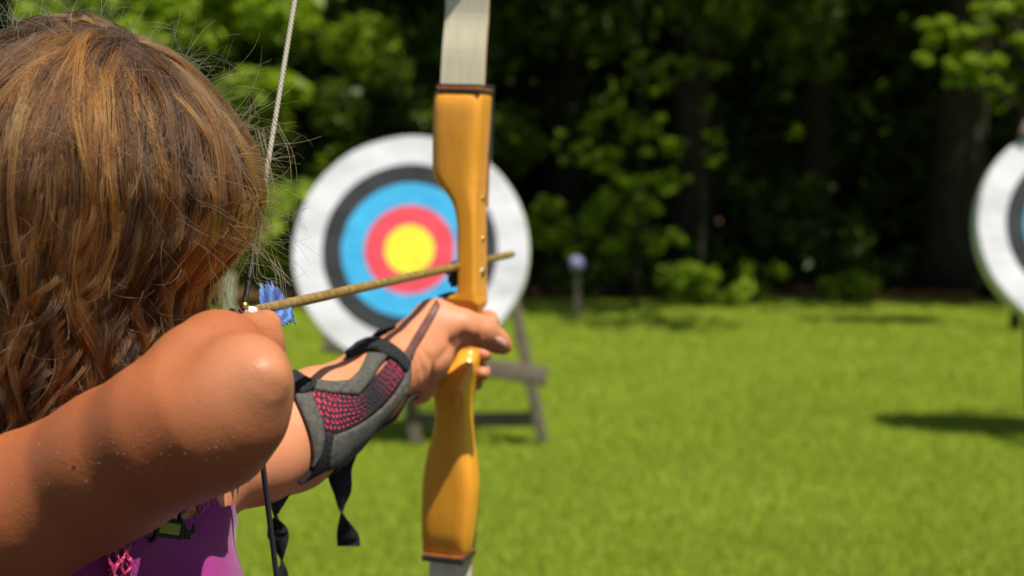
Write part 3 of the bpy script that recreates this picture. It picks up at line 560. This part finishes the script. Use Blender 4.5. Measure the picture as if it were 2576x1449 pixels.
# ------------------------------------------------------------------ the bow
cant = R(1.9); uv_ = zv*math.cos(cant)+rv*math.sin(cant); rc_ = rv*math.cos(cant)-zv*math.sin(cant)
B0 = P(1165, 670, 1.43)
def BW(r_, a_, h_): return B0+rc_*r_+av*a_+uv_*h_
def bow_px(px, py, a_=0.):                                   # point of the plane a=const seen at px,py -> (r,h)
    d = FW+(px-1288)/F*RT-(py-724.5)/F*UPV; t_ = ((B0+av*a_-CAMV)@av)/(d@av); q = CAMV+d*t_-B0; return q@rc_, q@uv_
bow = empty('recurve_bow', B0); tag(bow, 'amber wooden recurve bow with grey limbs held upright and drawn', 'bow')
# stations: py, left px, ridge px (near face), belly offset, thickness, corner radius
ST = [(214, 1104, 1196, .020, .034, .004), (222, 1097, 1198, .010, .044, .006), (238, 1087, 1199, .004, .050, .009), (262, 1082, 1198, .001, .052, .011), (330, 1080, 1194, 0, .052, .011), (400, 1080, 1189, 0, .052, .011), (432, 1081, 1188, 0, .051, .011), (448, 1086, 1188, 0, .050, .011),
      (466, 1098, 1187, 0, .049, .010), (484, 1114, 1187, 0, .048, .009), (504, 1130, 1186, 0, .047, .007), (530, 1141, 1186, 0, .046, .005), (565, 1147, 1186, 0, .046, .004), (640, 1149, 1186, 0, .046, .003), (715, 1149, 1186, 0, .046, .003), (738, 1147, 1187, 0, .046, .003), (746, 1128, 1187, 0, .048, .004), (752, 1106, 1188, 0, .048, .005),
      (762, 1108, 1190, .001, .047, .007), (771, 1122, 1192, .006, .040, .008), (784, 1150, 1190, .012, .030, .009), (830, 1152, 1186, .014, .026, .010), (868, 1152, 1184, .010, .030, .010), (880, 1152, 1184, .010, .028, .008), (905, 1138, 1182, -.002, .036, .008), (930, 1118, 1175, -.008, .043, .007), (955, 1099, 1165, -.014, .048, .006), (974, 1088, 1157, -.018, .052, .006),
      (990, 1085, 1155, -.017, .051, .006), (1006, 1086, 1157, -.010, .047, .007), (1030, 1088, 1158, -.005, .042, .009), (1070, 1087, 1160, -.002, .041, .010), (1105, 1078, 1162, -.001, .043, .011), (1140, 1066, 1166, 0, .045, .012), (1180, 1058, 1172, 0, .045, .012), (1230, 1053, 1176, 0, .044, .012), (1300, 1051, 1171, 0, .042, .012), (1345, 1053, 1166, .001, .040, .011),
      (1375, 1057, 1162, .004, .035, .008), (1388, 1059, 1160, .007, .030, .006)]
def riser_section(l, r_, a0, t_, cr):
    out = []
    for (cx_, cy_, s0) in ((r_-cr, a0+cr, -90), (r_-cr, a0+t_-cr, 0), (l+cr, a0+t_-cr, 90), (l+cr, a0+cr, 180)):
        for k in range(6): a_ = R(s0+18*k); out.append((cx_+cr*math.cos(a_), cy_+cr*math.sin(a_)))
    return out
V = []; Fc = []; sts = []
for (py, l, rg, a0, t_, cr) in ST:
    rl, h_ = bow_px(l, py, a0); rr_, _ = bow_px(rg, py, a0); sts.append((h_, rl, rr_+.0030, a0, t_, min(cr, (rr_-rl)*.45)))
sts = np.array(sts); hh = np.concatenate([np.linspace(sts[i, 0], sts[i+1, 0], 4)[:-1] for i in range(len(sts)-1)]+[[sts[-1, 0]]])
for h_ in hh:
    v_ = [np.interp(-h_, -sts[:, 0], sts[:, k]) for k in range(1, 6)]
    V += [BW(x, a_, h_) for x, a_ in riser_section(*v_)]
n = 24; m_ = len(hh); Fc = [(i*n+k, i*n+(k+1) % n, (i+1)*n+(k+1) % n, (i+1)*n+k) for i in range(m_-1) for k in range(n)]+[tuple(range(n))[::-1], tuple((m_-1)*n+k for k in range(n))]
o = mesh('riser', V, Fc, m_riser); s = o.modifiers.new('s', 'SMOOTH'); s.iterations = 3; s.factor = .4; adopt(bow, o)
# laminated dark bands at the limb ends of the riser
def slab(name, px0, px1, py0, py1, a0, a1, m_, bv=.0012):
    r0, h0 = bow_px(px0, py0, a0); r1, _ = bow_px(px1, py0, a0); _, h1 = bow_px(px0, py1, a0)
    V, Fc = boxpts(BW((r0+r1)/2, (a0+a1)/2, (h0+h1)/2), rc_*(r1-r0)/2, av*(a1-a0)/2, uv_*abs(h0-h1)/2); o = mesh(name, V, Fc, m_, smooth=False); bevel(o, bv); adopt(bow, o); return o
slab('end_band', 1095, 1207, 231, 226, .004, .053, m_blackglass)
slab('end_band', 1097, 1207, 226, 217, .006, .052, m_rdark); slab('end_band', 1096, 1206, 217, 210, .009, .052, m_blackglass)
slab('end_band', 1060, 1163, 1398, 1391, .002, .044, m_rdark); slab('end_band', 1060, 1165, 1411, 1399, .000, .045, m_blackglass)
# darker laminate and holes on the side
adopt(bow, bevel(mesh('limb_plate', *beam(B0+rc_*bow_px(1192, 1228, .045)[0]+uv_*bow_px(1192, 1228, .045)[1]+av*.045, B0+rc_*bow_px(1178, 1398, .043)[0]+uv_*bow_px(1178, 1398, .043)[1]+av*.043, .010, .014, side=rc_), m_blackglass, smooth=False), .001)); slab('limb_plate', 1212, 1228, 405, 212, .044, .060, m_blackglass); slab('side_laminate', 1212, 1224, 520, 406, .044, .052, m_rdark)
def side_pt(py, frac, py_l=None):
    k = np.interp(py, [s_[0] for s_ in ST], [s_[2] for s_ in ST]); a0 = np.interp(py, [s_[0] for s_ in ST], [s_[3] for s_ in ST]); t_ = np.interp(py, [s_[0] for s_ in ST], [s_[4] for s_ in ST])
    r_, h_ = bow_px(k, py, a0); return BW(r_+.0030, a0+t_*frac, h_)
for py, rr_ in ((500, .0028), (604, .0028), (690, .0048)):
    c = side_pt(py, .62); V, Fc = tube([c-rc_*.004, c+rc_*.0012, c+rc_*.0012, c-rc_*.003], [rr_, rr_, rr_*.6, rr_*.55], 18); adopt(bow, mesh('bushing', V, Fc, m_steel if py > 650 else m_brass))
c = side_pt(682, .6); V, Fc = tube([c+rc_*.0006, c+rc_*.0014], [.0030, .0024], 14); adopt(bow, mesh('screw', V, Fc, m_steel))
# limbs
def limb(pts, wid0, wid1, sgn):
    q = cat_rom(pts, 60); V = []; nn_ = len(q); th = np.linspace(.0068, .0045, nn_); Ws = np.interp(np.linspace(0, 1, nn_), [0, .35, .9, 1], [wid0, wid0*.97, wid1, wid1*.7])
    T_ = np.gradient(q, axis=0); T_ /= np.linalg.norm(T_, axis=1)[:, None]
    obs = []
    for (f0, f1, m_, nm_, ww) in ((-.5, -.26, m_limb, 'belly_glass', 1.0), (-.26, .26, m_limbedge, 'wood_core', .998), (.26, .5, m_blackglass, 'back_glass', 1.0)):
        V = []
        for i in range(nn_):
            na, nh = T_[i][1], -T_[i][0]; na, nh = (na, nh) if na > 0 else (-na, -nh)
            for (s_, f_) in ((-1, f0), (1, f0), (1, f1), (-1, f1)): V.append(BW(rcx(sgn)+s_*Ws[i]*ww/2, q[i, 0]+na*f_*th[i], q[i, 1]+nh*f_*th[i]))
        Fc = [(4*i+j, 4*i+(j+1) % 4, 4*i+4+(j+1) % 4, 4*i+4+j) for i in range(nn_-1) for j in range(4)]+[(0, 1, 2, 3), tuple(4*(nn_-1)+j for j in (3, 2, 1, 0))]
        o = mesh(nm_, V, Fc, m_, smooth=False); obs.append(o)
    return obs
def rcx(sgn): return (bow_px(1158, 200, .04)[0]) if sgn > 0 else bow_px(1127, 1412, .035)[0]
hT = bow_px(1160, 210, .0)[1]; hB = bow_px(1160, 1410, .0)[1]; print('riser h', hT, hB)
TIPU = (-.235, .60); TIPL = (-.235, -.72)
up = limb([(.050, hT-.105), (.048, hT-.03), (.051, hT+.03), (.057, hT+.08), (.050, hT+.14), (.016, hT+.21), (-.065, hT+.29), (-.17, hT+.35), (-.235, hT+.39), (TIPU[0], TIPU[1]+.02)], .0475, .022, 1)
lo = limb([(.052, hB+.095), (.050, hB+.03), (.045, hB-.03), (.026, hB-.11), (-.035, hB-.21), (-.13, hB-.31), (-.215, hB-.37), (-.245, hB-.40), (TIPL[0], TIPL[1]-.02)], .0475, .022, -1)
for grp in (up, lo):
    root = grp[1]; root.name = 'limb'
    adopt(bow, root)
    for o in (grp[0], grp[2]): o.parent = root
# arrow rest and shelf
slab('shelf_pad', 1101, 1146, 748, 741, .002, .040, m_blackrub)
rr0, hh0 = bow_px(1149, 690, .012)
V, Fc = join([boxpts(BW(rr0-.0022, .016, hh0), rc_*.0022, av*.012, uv_*.013), boxpts(BW(rr0-.0065, .014, hh0+.001), rc_*.005, av*.005, uv_*.0022), boxpts(BW(rr0-.0045, .014, hh0-.005), rc_*.003, av*.0085, uv_*.004)]); o = bevel(mesh('arrow_rest', V, Fc, m_blackrub, smooth=False), .0014, 3); adopt(bow, o)
# string: upper and lower run from the nock to the limb tips
NK = P(613, 782, .99); TU = BW(rcx(1), *TIPU); TL = BW(rcx(-1), *TIPL)
for q, w_ in ((0, TU), (1, TL)):
    for t_ in (.0, .1, .15, .3, .38): print('string', q, t_, [round(float(v), 1) for v in proj(NK+(w_-NK)*t_)])
def string(a_, b_, t0, t1, r_, name, m_):
    V, Fc = tube([a_+(b_-a_)*t_ for t_ in np.linspace(t0, t1, 30)], r_, 10); o = mesh(name, V, Fc, m_); o.parent = st; o.matrix_parent_inverse = Matrix.Translation(-bow.location); return o
st = mesh('bowstring', *tube([NK+(TU-NK)*t_ for t_ in np.linspace(.11, 1, 60)], .0019, 10), m_stringpale); adopt(bow, st)
def sub(o): o.parent = st; o.matrix_parent_inverse = Matrix.Identity(4); return o
sub(mesh('serving', *tube([NK+(TU-NK)*t_ for t_ in np.linspace(0, .12, 20)], .0021, 10), m_serving)); sub(mesh('serving', *tube([NK+(TL-NK)*t_ for t_ in np.linspace(0, .42, 30)], .0021, 10), m_serving))
sub(mesh('lower_string', *tube([NK+(TL-NK)*t_ for t_ in np.linspace(.42, 1, 30)], .0021, 10), m_stringpale))
d_ = nrm(TU-NK); sub(mesh('nocking_point', *tube([NK+d_*.0012, NK+d_*.0015, NK+d_*.0055, NK+d_*.0058], [.0022, .0033, .0033, .0022], 14), m_brass))
# sling: leather strap over the hand
hnd = lambda p: f_union(p, palm_l+then_l+heel_l+palm2_l+l_fore, .013)
sg = patch('hand_strap', [(1098, 752), (1075, 790), (1050, 830), (1028, 868), (1014, 890)], [(1108, 768), (1092, 800), (1070, 840), (1050, 872), (1040, 900)], m_leather, .0022, hnd, 24, 5, .0015, d0=1.05)
tag(sg, 'narrow brown leather strap running from the arm guard over the hand to the bow', 'strap')
# ------------------------------------------------------------------ arrow
TIP = P(1291, 639, 1.63); NA = P(640, 783, 1.0); ad = nrm(TIP-NA); L = np.linalg.norm(TIP-NA)
arrow = empty('arrow', NA); tag(arrow, 'wooden arrow with blue feathers nocked on the string', 'arrow')
o = mesh('shaft', *tube([NA-ad*.006, NA+ad*.01, NA+ad*L*.5, TIP-ad*.016, TIP-ad*.003, TIP], [.0034, .0041, .0041, .0040, .0034, .0018], 20), m_shaft); adopt(arrow, o)
o = mesh('nock', *tube([NK-ad*.001, NK+ad*.004, NA-ad*.004, NA-ad*.001], [.0024, .0034, .0038, .0036], 16), m_white); adopt(arrow, o)
rx = nrm(np.cross(ad, zv)); ry = nrm(np.cross(rx, ad))
def vane(ang, h_, seed):
    rg = random.Random(seed); d = rx*math.cos(R(ang))+ry*math.sin(R(ang)); nn_ = nrm(np.cross(d, ad))*.00035; V = []; k = 22; L_ = .042
    for i in range(k):
        s = i/(k-1); hh_ = h_*min(1, (s/.22))**.7*min(1, ((1-s)/.3))**.6*(1+.18*math.sin(i*2.1+seed)+.34*(rg.random()-.5)); base = NA+ad*(.012+L_*s); tp = base+d*(.0036+hh_)-ad*hh_*.35
        md_ = base+d*(.0036+hh_*.5)-ad*hh_*.12+nn_*3*math.sin(i*1.3); V += [base+d*.003-nn_, base+d*.003+nn_, md_-nn_, md_+nn_, tp-nn_, tp+nn_]
    Fc = []
    for i in range(k-1):
        a_ = 6*i; b_ = a_+6; Fc += [(a_, b_, b_+2, a_+2), (a_+2, b_+2, b_+4, a_+4), (a_+1, a_+3, b_+3, b_+1), (a_+3, a_+5, b_+5, b_+3), (a_+4, b_+4, b_+5, a_+5)]
    o = mesh('feather', V, Fc, m_feather); adopt(arrow, o)
vane(104, .0125, 1); vane(-40, .0125, 2); vane(-135, .009, 3)
for z_ in (.010, .056): adopt(arrow, mesh('thread_binding', *tube([NA+ad*z_, NA+ad*(z_+.0004), NA+ad*(z_+.003), NA+ad*(z_+.0034)], [.0041, .0044, .0044, .0041], 16), m_shaft))
# finger tab
tabf = lambda p: np.minimum(f_union(p, fing_r[0]+palm_r, .006), 1e9)
V, Fc = beam(P(578, 789, .985), P(626, 798, .99), .016, .0022, side=ry*.4+FW); o = subd(bevel(mesh('finger_tab', V, Fc, m_tab), .001)); tag(o, 'dark red leather finger tab between the drawing fingers and the string', 'finger tab')
# ------------------------------------------------------------------ lanyard on the shirt
V, Fc = [], []
cx = P(430, 1328, .945); ex = nrm(RT*1+np.array([0, .15, -.18])); ey = nrm(np.cross(ex, FW)); ey = ey if ey[2] > 0 else -ey; ez = np.cross(ex, ey)
ln_ = empty('lanyard_clip', cx); tag(ln_, 'small black plastic clip with a green window hanging on the chest below the arm', 'clip')
ex = ex*.78; ey = ey*.8
o = bevel(mesh('clip_frame', *join([boxpts(cx+ey*.0062, ex*.0115, ey*.0013, ez*.004), boxpts(cx-ey*.0062, ex*.0115, ey*.0016, ez*.004), boxpts(cx-ex*.0105, ex*.0016, ey*.0062, ez*.004), boxpts(cx+ex*.0105, ex*.002, ey*.0062, ez*.004), boxpts(cx+ex*.015-ey*.003, ex*.003, ey*.004, ez*.003), boxpts(cx+ex*.019+ey*.002, ex*.0016, ey*.004, ez*.002)]), m_black, smooth=False), .0007); adopt(ln_, o)
adopt(ln_, bevel(mesh('green_window', *boxpts(cx+ez*.001, ex*.0092, ey*.0052, ez*.002), m_lens, smooth=False), .0006))
adopt(ln_, mesh('cord', *tube(cat_rom([cx+ex*.009+ey*.006, P(452, 1298, .95), P(470, 1275, .97), P(450, 1230, .99), P(330, 1150, .99)], 20), .0016, 8), m_black))
adopt(ln_, mesh('cord', *tube(cat_rom([cx-ex*.011-ey*.002, P(385, 1356, .945), P(350, 1362, .945), P(330, 1340, .945), P(300, 1280, .95)], 20), .0018, 8), m_black))
# pink lace trim of the top
tb = lambda p: f_union(p, torso, .03)
V, Fc = [], []
parts = []
for k, (x0, x1, ph) in enumerate([(268, 285, 0), (286, 300, 2), (302, 316, 4), (318, 330, 1)]):
    q = [np.array(((x0+x1)/2+6*math.sin(i*.9+ph), 1352+i*9)) for i in range(14)]; o3, ok = onbody([a_[0] for a_ in q], [a_[1] for a_ in q], .010, d0=.80, fn=lambda p: tb(p)); parts.append(tube(o3, .0016+.0006*np.sin(np.arange(14)*1.7+k), 8))
o = mesh('lace_trim', *join(parts), m_lace); adopt(person, o)
# ------------------------------------------------------------------ hair
CX = P(215, 500, .955); z0h = CX[2]; R0 = 450*.955/F; RZ = 478*.955/F
ypx = np.array([500, 600, 670, 720, 780, 900, 1000, 1100, 1300]); Rpx = np.array([446, 416, 352, 303, 285, 285, 290, 292, 290])
zpx = np.array([P(215, y, .955)[2] for y in ypx])-z0h; Rw = Rpx*.955/F
def Rfun(zn):                                                # zn>0 on the dome (0..1), zn<0 metres below z0
    up_ = R0*np.maximum(1-np.clip(zn, 0, 1)**1.7, 0)**.6; dn = np.interp(-zn, -zpx, Rw); return np.where(zn >= 0, up_, dn)
cyoff = lambda zn: 0*zn
yscale = lambda zn: np.where(zn < 0, R0/Rfun(np.minimum(zn, 0))*(1+.03*np.clip(-zn/.12, 0, 1)), 1.0)
def tow(p, lay):                                             # normalised (unit dome / unit cylinder) -> world
    zn = p[..., 2]; hz = np.sqrt(np.maximum(p[..., 0]**2+p[..., 1]**2, 1e-9)); rr_ = Rfun(zn)*lay
    x = CX[0]+p[..., 0]/hz*rr_; y = CX[1]+cyoff(zn)+p[..., 1]/hz*rr_*yscale(zn); z = z0h+np.where(zn > 0, zn*RZ*(.12+.88*lay)/1.0, zn); return np.stack([x, y, z], -1)
pole = nrm(np.array([.42, -.15, .90])); fdir = nrm(av[:2])
def in_face(p):                                              # opening for the face
    d = nrm(p[..., :2])@fdir; return (d > .62) & (p[..., 2] < .45)
G_ = 3400; th = np.arccos(1-rng.random(G_)*(1-math.cos(R(96)))); ps = rng.random(G_)*2*math.pi
e1 = nrm(np.cross(pole, [0, 1, 0])); e2 = np.cross(pole, e1); g0 = np.cos(th)[:, None]*pole+np.sin(th)[:, None]*(np.cos(ps)[:, None]*e1+np.sin(ps)[:, None]*e2)
g0 = g0[(g0[:, 2] > .0)]; g0 = g0[~in_face(g0)]; G_ = len(g0)
K = 46; step = .0085/1.0; path = np.zeros((G_, K, 3)); p = g0.copy(); p[:, 2] = np.where(p[:, 2] < 0, p[:, 2]*.1, p[:, 2]); drift = rng.normal(0, .12, G_)
swirl = rng.normal(0, .35, G_)+.5*np.sin(np.arctan2(g0[:, 1], g0[:, 0])*5+1)
for k in range(K):
    path[:, k] = p
    dome = p[:, 2] > 0; away = p-pole; away -= (away*p).sum(1)[:, None]*p; away = nrm(away+1e-9); gr = np.array([0, 0, -1.])-(-p[:, 2:3])*p; wg = np.clip(k/14, 0, 1)
    v = away*(1-.6*wg)+gr*(.25+.75*wg)+np.cross(p, away)*(swirl*.5)[:, None]; v -= (v*p).sum(1)[:, None]*p; v = nrm(v)
    pd = nrm(p+v*step/R0); 
    pd[:, 2] = np.where(pd[:, 2] < 0, pd[:, 2]*R0, pd[:, 2])
    ang = np.arctan2(p[:, 1], p[:, 0])+drift*step*8; hr = 1.0; pc = np.stack([np.cos(ang), np.sin(ang), np.minimum(p[:, 2], 0)-step*.93], 1)
    p = np.where(dome[:, None], pd, pc)
lay = .86+.15*rng.random(G_)**.9; lay = lay-.05*np.clip((.75-g0[:, 2])/.75, 0, 1)*(rng.random(G_) < .8); s_ = np.linspace(0, 1, K)[None, :]; arc0 = np.arange(K)[None, :]*step
grow = np.clip(.985*lay[:, None]-.07*np.exp(-s_*14)+.02*np.sin(arc0*70+rng.random(G_)[:, None]*6.28)*np.clip(s_*3, 0, 1), .5, 1.03)
Gw = tow(path, grow)
arc = np.arange(K)[None, :]*step; below = np.clip(-path[:, :, 2]/.22, 0, 1)
# local frame: radial and tangential
rad_ = nrm(Gw-np.array([CX[0], CX[1]+.01, 0])-np.concatenate([np.zeros((G_, K, 2)), np.minimum(Gw[..., 2:3], z0h+0.0)], 2)); Tn = nrm(np.gradient(Gw, axis=1)); tan_ = nrm(np.cross(Tn, rad_))
az = np.arctan2(g0[:, 1], g0[:, 0]); wl = (.092+.018*np.sin(az*5+2)+rng.normal(0, .006, G_))[:, None]*(1.2-.35*s_); ph = (2.5*np.sin(az*4+1)+2*np.sin(az*9)+4*lay+rng.normal(0, .55, G_))[:, None]; amp = (.0013+.0058*s_**1.2+.0125*np.clip(below*1.3-.08, 0, 1)**.9)*rng.uniform(.25, 1.25, G_)[:, None]
azp = np.arctan2(Gw[..., 1]-CX[1], Gw[..., 0]-CX[0]); PHI = (z0h+.13-Gw[..., 2])/wl*6.28+2.2*np.sin(3*azp+.5)+1.3*np.sin(8*azp+2)+(lay*14)[:, None]+rng.normal(0, .7, (G_, 1))
wav = np.sin(PHI)*amp; wav2 = np.cos(PHI)*amp*.75
Gw = Gw+tan_*wav[..., None]+rad_*(wav2-.45*amp)[..., None]
# children
M_ = 22; n = G_*M_; gi = np.repeat(np.arange(G_), M_); cr = (.003+.0065*rng.random(G_)**1.5)[gi]; ang = rng.random(n)*6.28; rr_ = np.sqrt(rng.random(n))*cr
shr = 1-.80*s_**.9; shr = shr*(1+.25*np.sin(s_*9+ph))[gi] if False else (shr*(1-.25*np.clip(below*3, 0, 1)))[gi]
St = Gw[gi]+(tan_[gi]*(np.cos(ang)*rr_)[:, None, None]*1.3+rad_[gi]*(np.sin(ang)*rr_*.45)[:, None, None])*shr[..., None]
fz = rng.normal(0, 1, (n, 4)).astype(np.float32); fr = rng.uniform(30, 110, (n, 1)); fa_ = rng.random((n, 1))*6.28
famp = (.00035+.0007*s_)*np.abs(fz[:, :1])
St = St+tan_[gi]*(np.sin(arc*fr+fa_)*famp)[..., None]+rad_[gi]*(np.cos(arc*fr*.8+fa_)*famp*.8)[..., None]+(fz[:, None, 1:4]*.0008)*(s_[..., None]**1.5)
npt = (K*rng.uniform(.72, 1.0, n)).astype(int)
floor = np.where(St[:, 20, 0] > -.30, 1.222, 1.16); npt = np.minimum(npt, np.maximum(6, (np.cumprod(St[:, :, 2] > floor[:, None], axis=1)).sum(1)))
# keep strands out of the arm and off the lower frame region behind it
def build_hair(name, St, npt, r0, r1, m_, parent, tint=None):
    tint = rng.random(len(npt)) if tint is None else tint
    cs = bpy.data.hair_curves.new(name); cs.add_curves([int(v) for v in npt]); tot = int(npt.sum())
    msk = np.arange(St.shape[1])[None, :] < npt[:, None]; pts = St[msk].astype(np.float32); cs.position_data.foreach_set('vector', pts.ravel())
    tt = (np.arange(St.shape[1])[None, :]/np.maximum(npt[:, None]-1, 1))[msk]; at = cs.attributes.get('radius') or cs.attributes.new('radius', 'FLOAT', 'POINT')
    rr = np.repeat(rng.uniform(.8, 1.2, len(npt)), npt); at.data.foreach_set('value', ((r0+(r1-r0)*tt)*rr).astype(np.float32))
    a2 = cs.attributes.new('tint', 'FLOAT', 'POINT'); a2.data.foreach_set('value', np.repeat(tint, npt).astype(np.float32))
    cs.materials.append(m_); o = bpy.data.objects.new(name, cs); C.objects.link(o); o.parent = parent; return o
# hair mass under the strands
nu, nv_ = 64, 40; V = []; Fc = []; capm = []
for j in range(nv_):
    for i in range(nu):
        a_ = 2*math.pi*i/nu
        if j < 20: q = math.cos(math.pi/2*(1-(j/20))) ; zn = 1-j/20; p_ = np.array([math.cos(a_), math.sin(a_), math.sin(math.pi/2*(1-j/20))]); p_[:2] *= max(1e-3, math.cos(math.pi/2*(1-j/20)))
        else: p_ = np.array([math.cos(a_), math.sin(a_), -(j-20)/20*.20])
        V.append(tow(p_, np.array(.885-.05*max(0, j-20)/20))); capm.append(bool(in_face(p_)))
for j in range(nv_-1):
    for i in range(nu):
        q = (j*nu+i, j*nu+(i+1) % nu, (j+1)*nu+(i+1) % nu, (j+1)*nu+i)
        if not any(capm[k] for k in q): Fc.append(q)
hair = mesh('hair', V, Fc, m_cap); hair.modifiers.new('t', 'SOLIDIFY').thickness = .004; adopt(person, hair)
gt = rng.random(G_)**1.4; build_hair('hair_strands', St, npt, .00022, .00012, m_hair, hair, np.clip(gt[gi]*.75+.35*(rng.random(n)-.35), 0, 1))
# long S-shaped locks lying on the outside
NL, KL, ML = 150, 56, 26; Lk = []; tl = []
for i in range(NL):
    az0 = R(rng.uniform(-175, 15)); z_s = rng.uniform(-.3, .75); L_ = rng.uniform(.10, .19); tt_ = np.linspace(0, 1, KL); zz_ = z_s*RZ-L_*tt_; a_ = az0+rng.normal(0, .18)*tt_
    pn = np.stack([np.cos(a_), np.sin(a_), np.where(zz_ > 0, zz_/RZ, zz_)], 1); base_ = tow(pn, np.full(KL, rng.uniform(.965, 1.0))); out_ = np.stack([np.cos(a_), np.sin(a_), 0*a_], 1); tg_ = np.stack([-np.sin(a_), np.cos(a_), 0*a_], 1)
    w_ = rng.uniform(.075, .11); A_ = (rng.uniform(.002, .0085))*np.clip(-zz_*9+.25, 0, 1); p0 = 2.2*math.sin(3*az0+.5)+1.3*math.sin(8*az0+2)+rng.normal(0, .9)+(.13-z_s*RZ)/w_*6.28; sg = 1; q_ = base_+tg_*(np.sin(L_*tt_/w_*6.28+p0)*A_)[:, None]+out_*(np.cos(L_*tt_/w_*6.28+p0)*A_*.7*sg-.014*(1-np.clip(tt_*4, 0, 1))**2-.2*A_)[:, None]
    g2 = rng.random()*.8; 
    for k in range(ML):
        o2 = rng.normal(0, 1, 2)*rng.uniform(.0008, .0034); sh = (1-.5*tt_)[:, None]; Lk.append(q_+tg_*o2[0]*sh+out_*o2[1]*.7*sh+np.outer(np.sin(tt_*rng.uniform(5, 16)+rng.random()*6), rng.normal(0, .0006, 3))*tt_[:, None]); tl.append(np.clip(g2+.3*(rng.random()-.3), 0, 1))
Lk = np.array(Lk); tl = np.array(tl); npl = (KL*rng.uniform(.75, 1, len(Lk))).astype(int); fl = np.where(Lk[:, 20, 0] > -.30, 1.222, 1.17); npl = np.minimum(npl, np.maximum(5, np.cumprod(Lk[:, :, 2] > fl[:, None], axis=1).sum(1)))
build_hair('wavy_locks', Lk, npl, .00022, .00012, m_lock, hair, tl)
# stray hairs
n = 1900; K2 = 22; idx = rng.integers(0, len(St), n*6); kk = rng.integers(3, 30, n*6); base = St[idx, kk]; outw = nrm(base-np.array([CX[0], CX[1], z0h-.02])); sc_ = np.where(base[:, 2] < z0h+.015, -1.1, 0)+outw[:, 0]*1.0+outw[:, 2]*.8+rng.random(n*6)*1.1
o_ = np.argsort(-sc_)[:n]; base = base[o_]; outw = outw[o_]; d = nrm(outw*rng.uniform(.25, 1.0, (n, 1))+rng.normal(0, .55, (n, 3))+np.array([.1, 0, -.15])); curl = nrm(rng.normal(size=(n, 3))); cstr = rng.uniform(3, 40, (n, 1)); Ls = rng.uniform(.018, .085, (n, 1))*rng.random((n, 1))**.3; Fs = np.zeros((n, K2, 3)); p = base.copy()
for k in range(K2): Fs[:, k] = p; p = p+d*Ls/K2; d = nrm(d+np.cross(d, curl)*cstr*Ls/K2*1.2+np.array([0, 0, -.02])+rng.normal(0, .05, (n, 3)))
FsA, nA = Fs, n
n = 6500; idx = rng.integers(0, len(St), n); kk = np.minimum(rng.integers(4, 44, n), npt[idx]-2); base = St[idx, kk]; outw = nrm(base-np.array([CX[0], CX[1], z0h-.02])); tn = nrm(St[idx, np.minimum(kk+1, K-1)]-base)
d = nrm(tn*rng.uniform(.0, 1.2, (n, 1))+outw*rng.uniform(.05, .35, (n, 1))+rng.normal(0, .45, (n, 3))); curl = nrm(rng.normal(size=(n, 3))); cstr = rng.uniform(5, 60, (n, 1)); Ls = rng.uniform(.012, .06, (n, 1)); Fs = np.zeros((n, K2, 3)); p = base+outw*.001
for k in range(K2): Fs[:, k] = p; p = p+d*Ls/K2; d = nrm(d+np.cross(d, curl)*cstr*Ls/K2*1.2-outw*.03)
build_hair('frizz', Fs, np.full(n, K2), .00013, .00007, m_friz, hair); Fs, n = FsA, nA
build_hair('stray_hairs', Fs, np.full(n, K2), .00013, .00007, m_fly, hair)
# long loose locks beside the face and before the string
locks = [([(650, 330), (672, 440), (682, 500), (672, 580), (655, 640)], .985, 8), ([(620, 600), (660, 640), (700, 680), (730, 712)], .985, 5), ([(690, 645), (705, 690), (712, 740), (722, 790)], .99, 6), ([(600, 640), (580, 690), (572, 740), (590, 785)], .975, 7),
         ([(650, 560), (640, 640), (650, 700), (700, 720)], .98, 6), ([(560, 660), (548, 720), (552, 770), (560, 800)], .965, 12), ([(700, 300), (740, 380), (748, 470), (735, 560)], .98, 3), ([(470, 1238), (488, 1255), (492, 1272), (480, 1286), (462, 1290)], .985, 12)]
Ls_ = []
for pts, d, nn_ in locks:
    q = cat_rom([P(x, y, d) for x, y in pts], K2)
    for k in range(nn_): Ls_.append(q+rng.normal(0, .0022, 3)+np.outer(np.sin(np.linspace(0, rng.uniform(2, 6), K2)+rng.random()*6), rng.normal(0, .0012, 3)))
build_hair('loose_locks', np.array(Ls_), np.full(len(Ls_), K2), .00020, .00010, m_fly, hair)
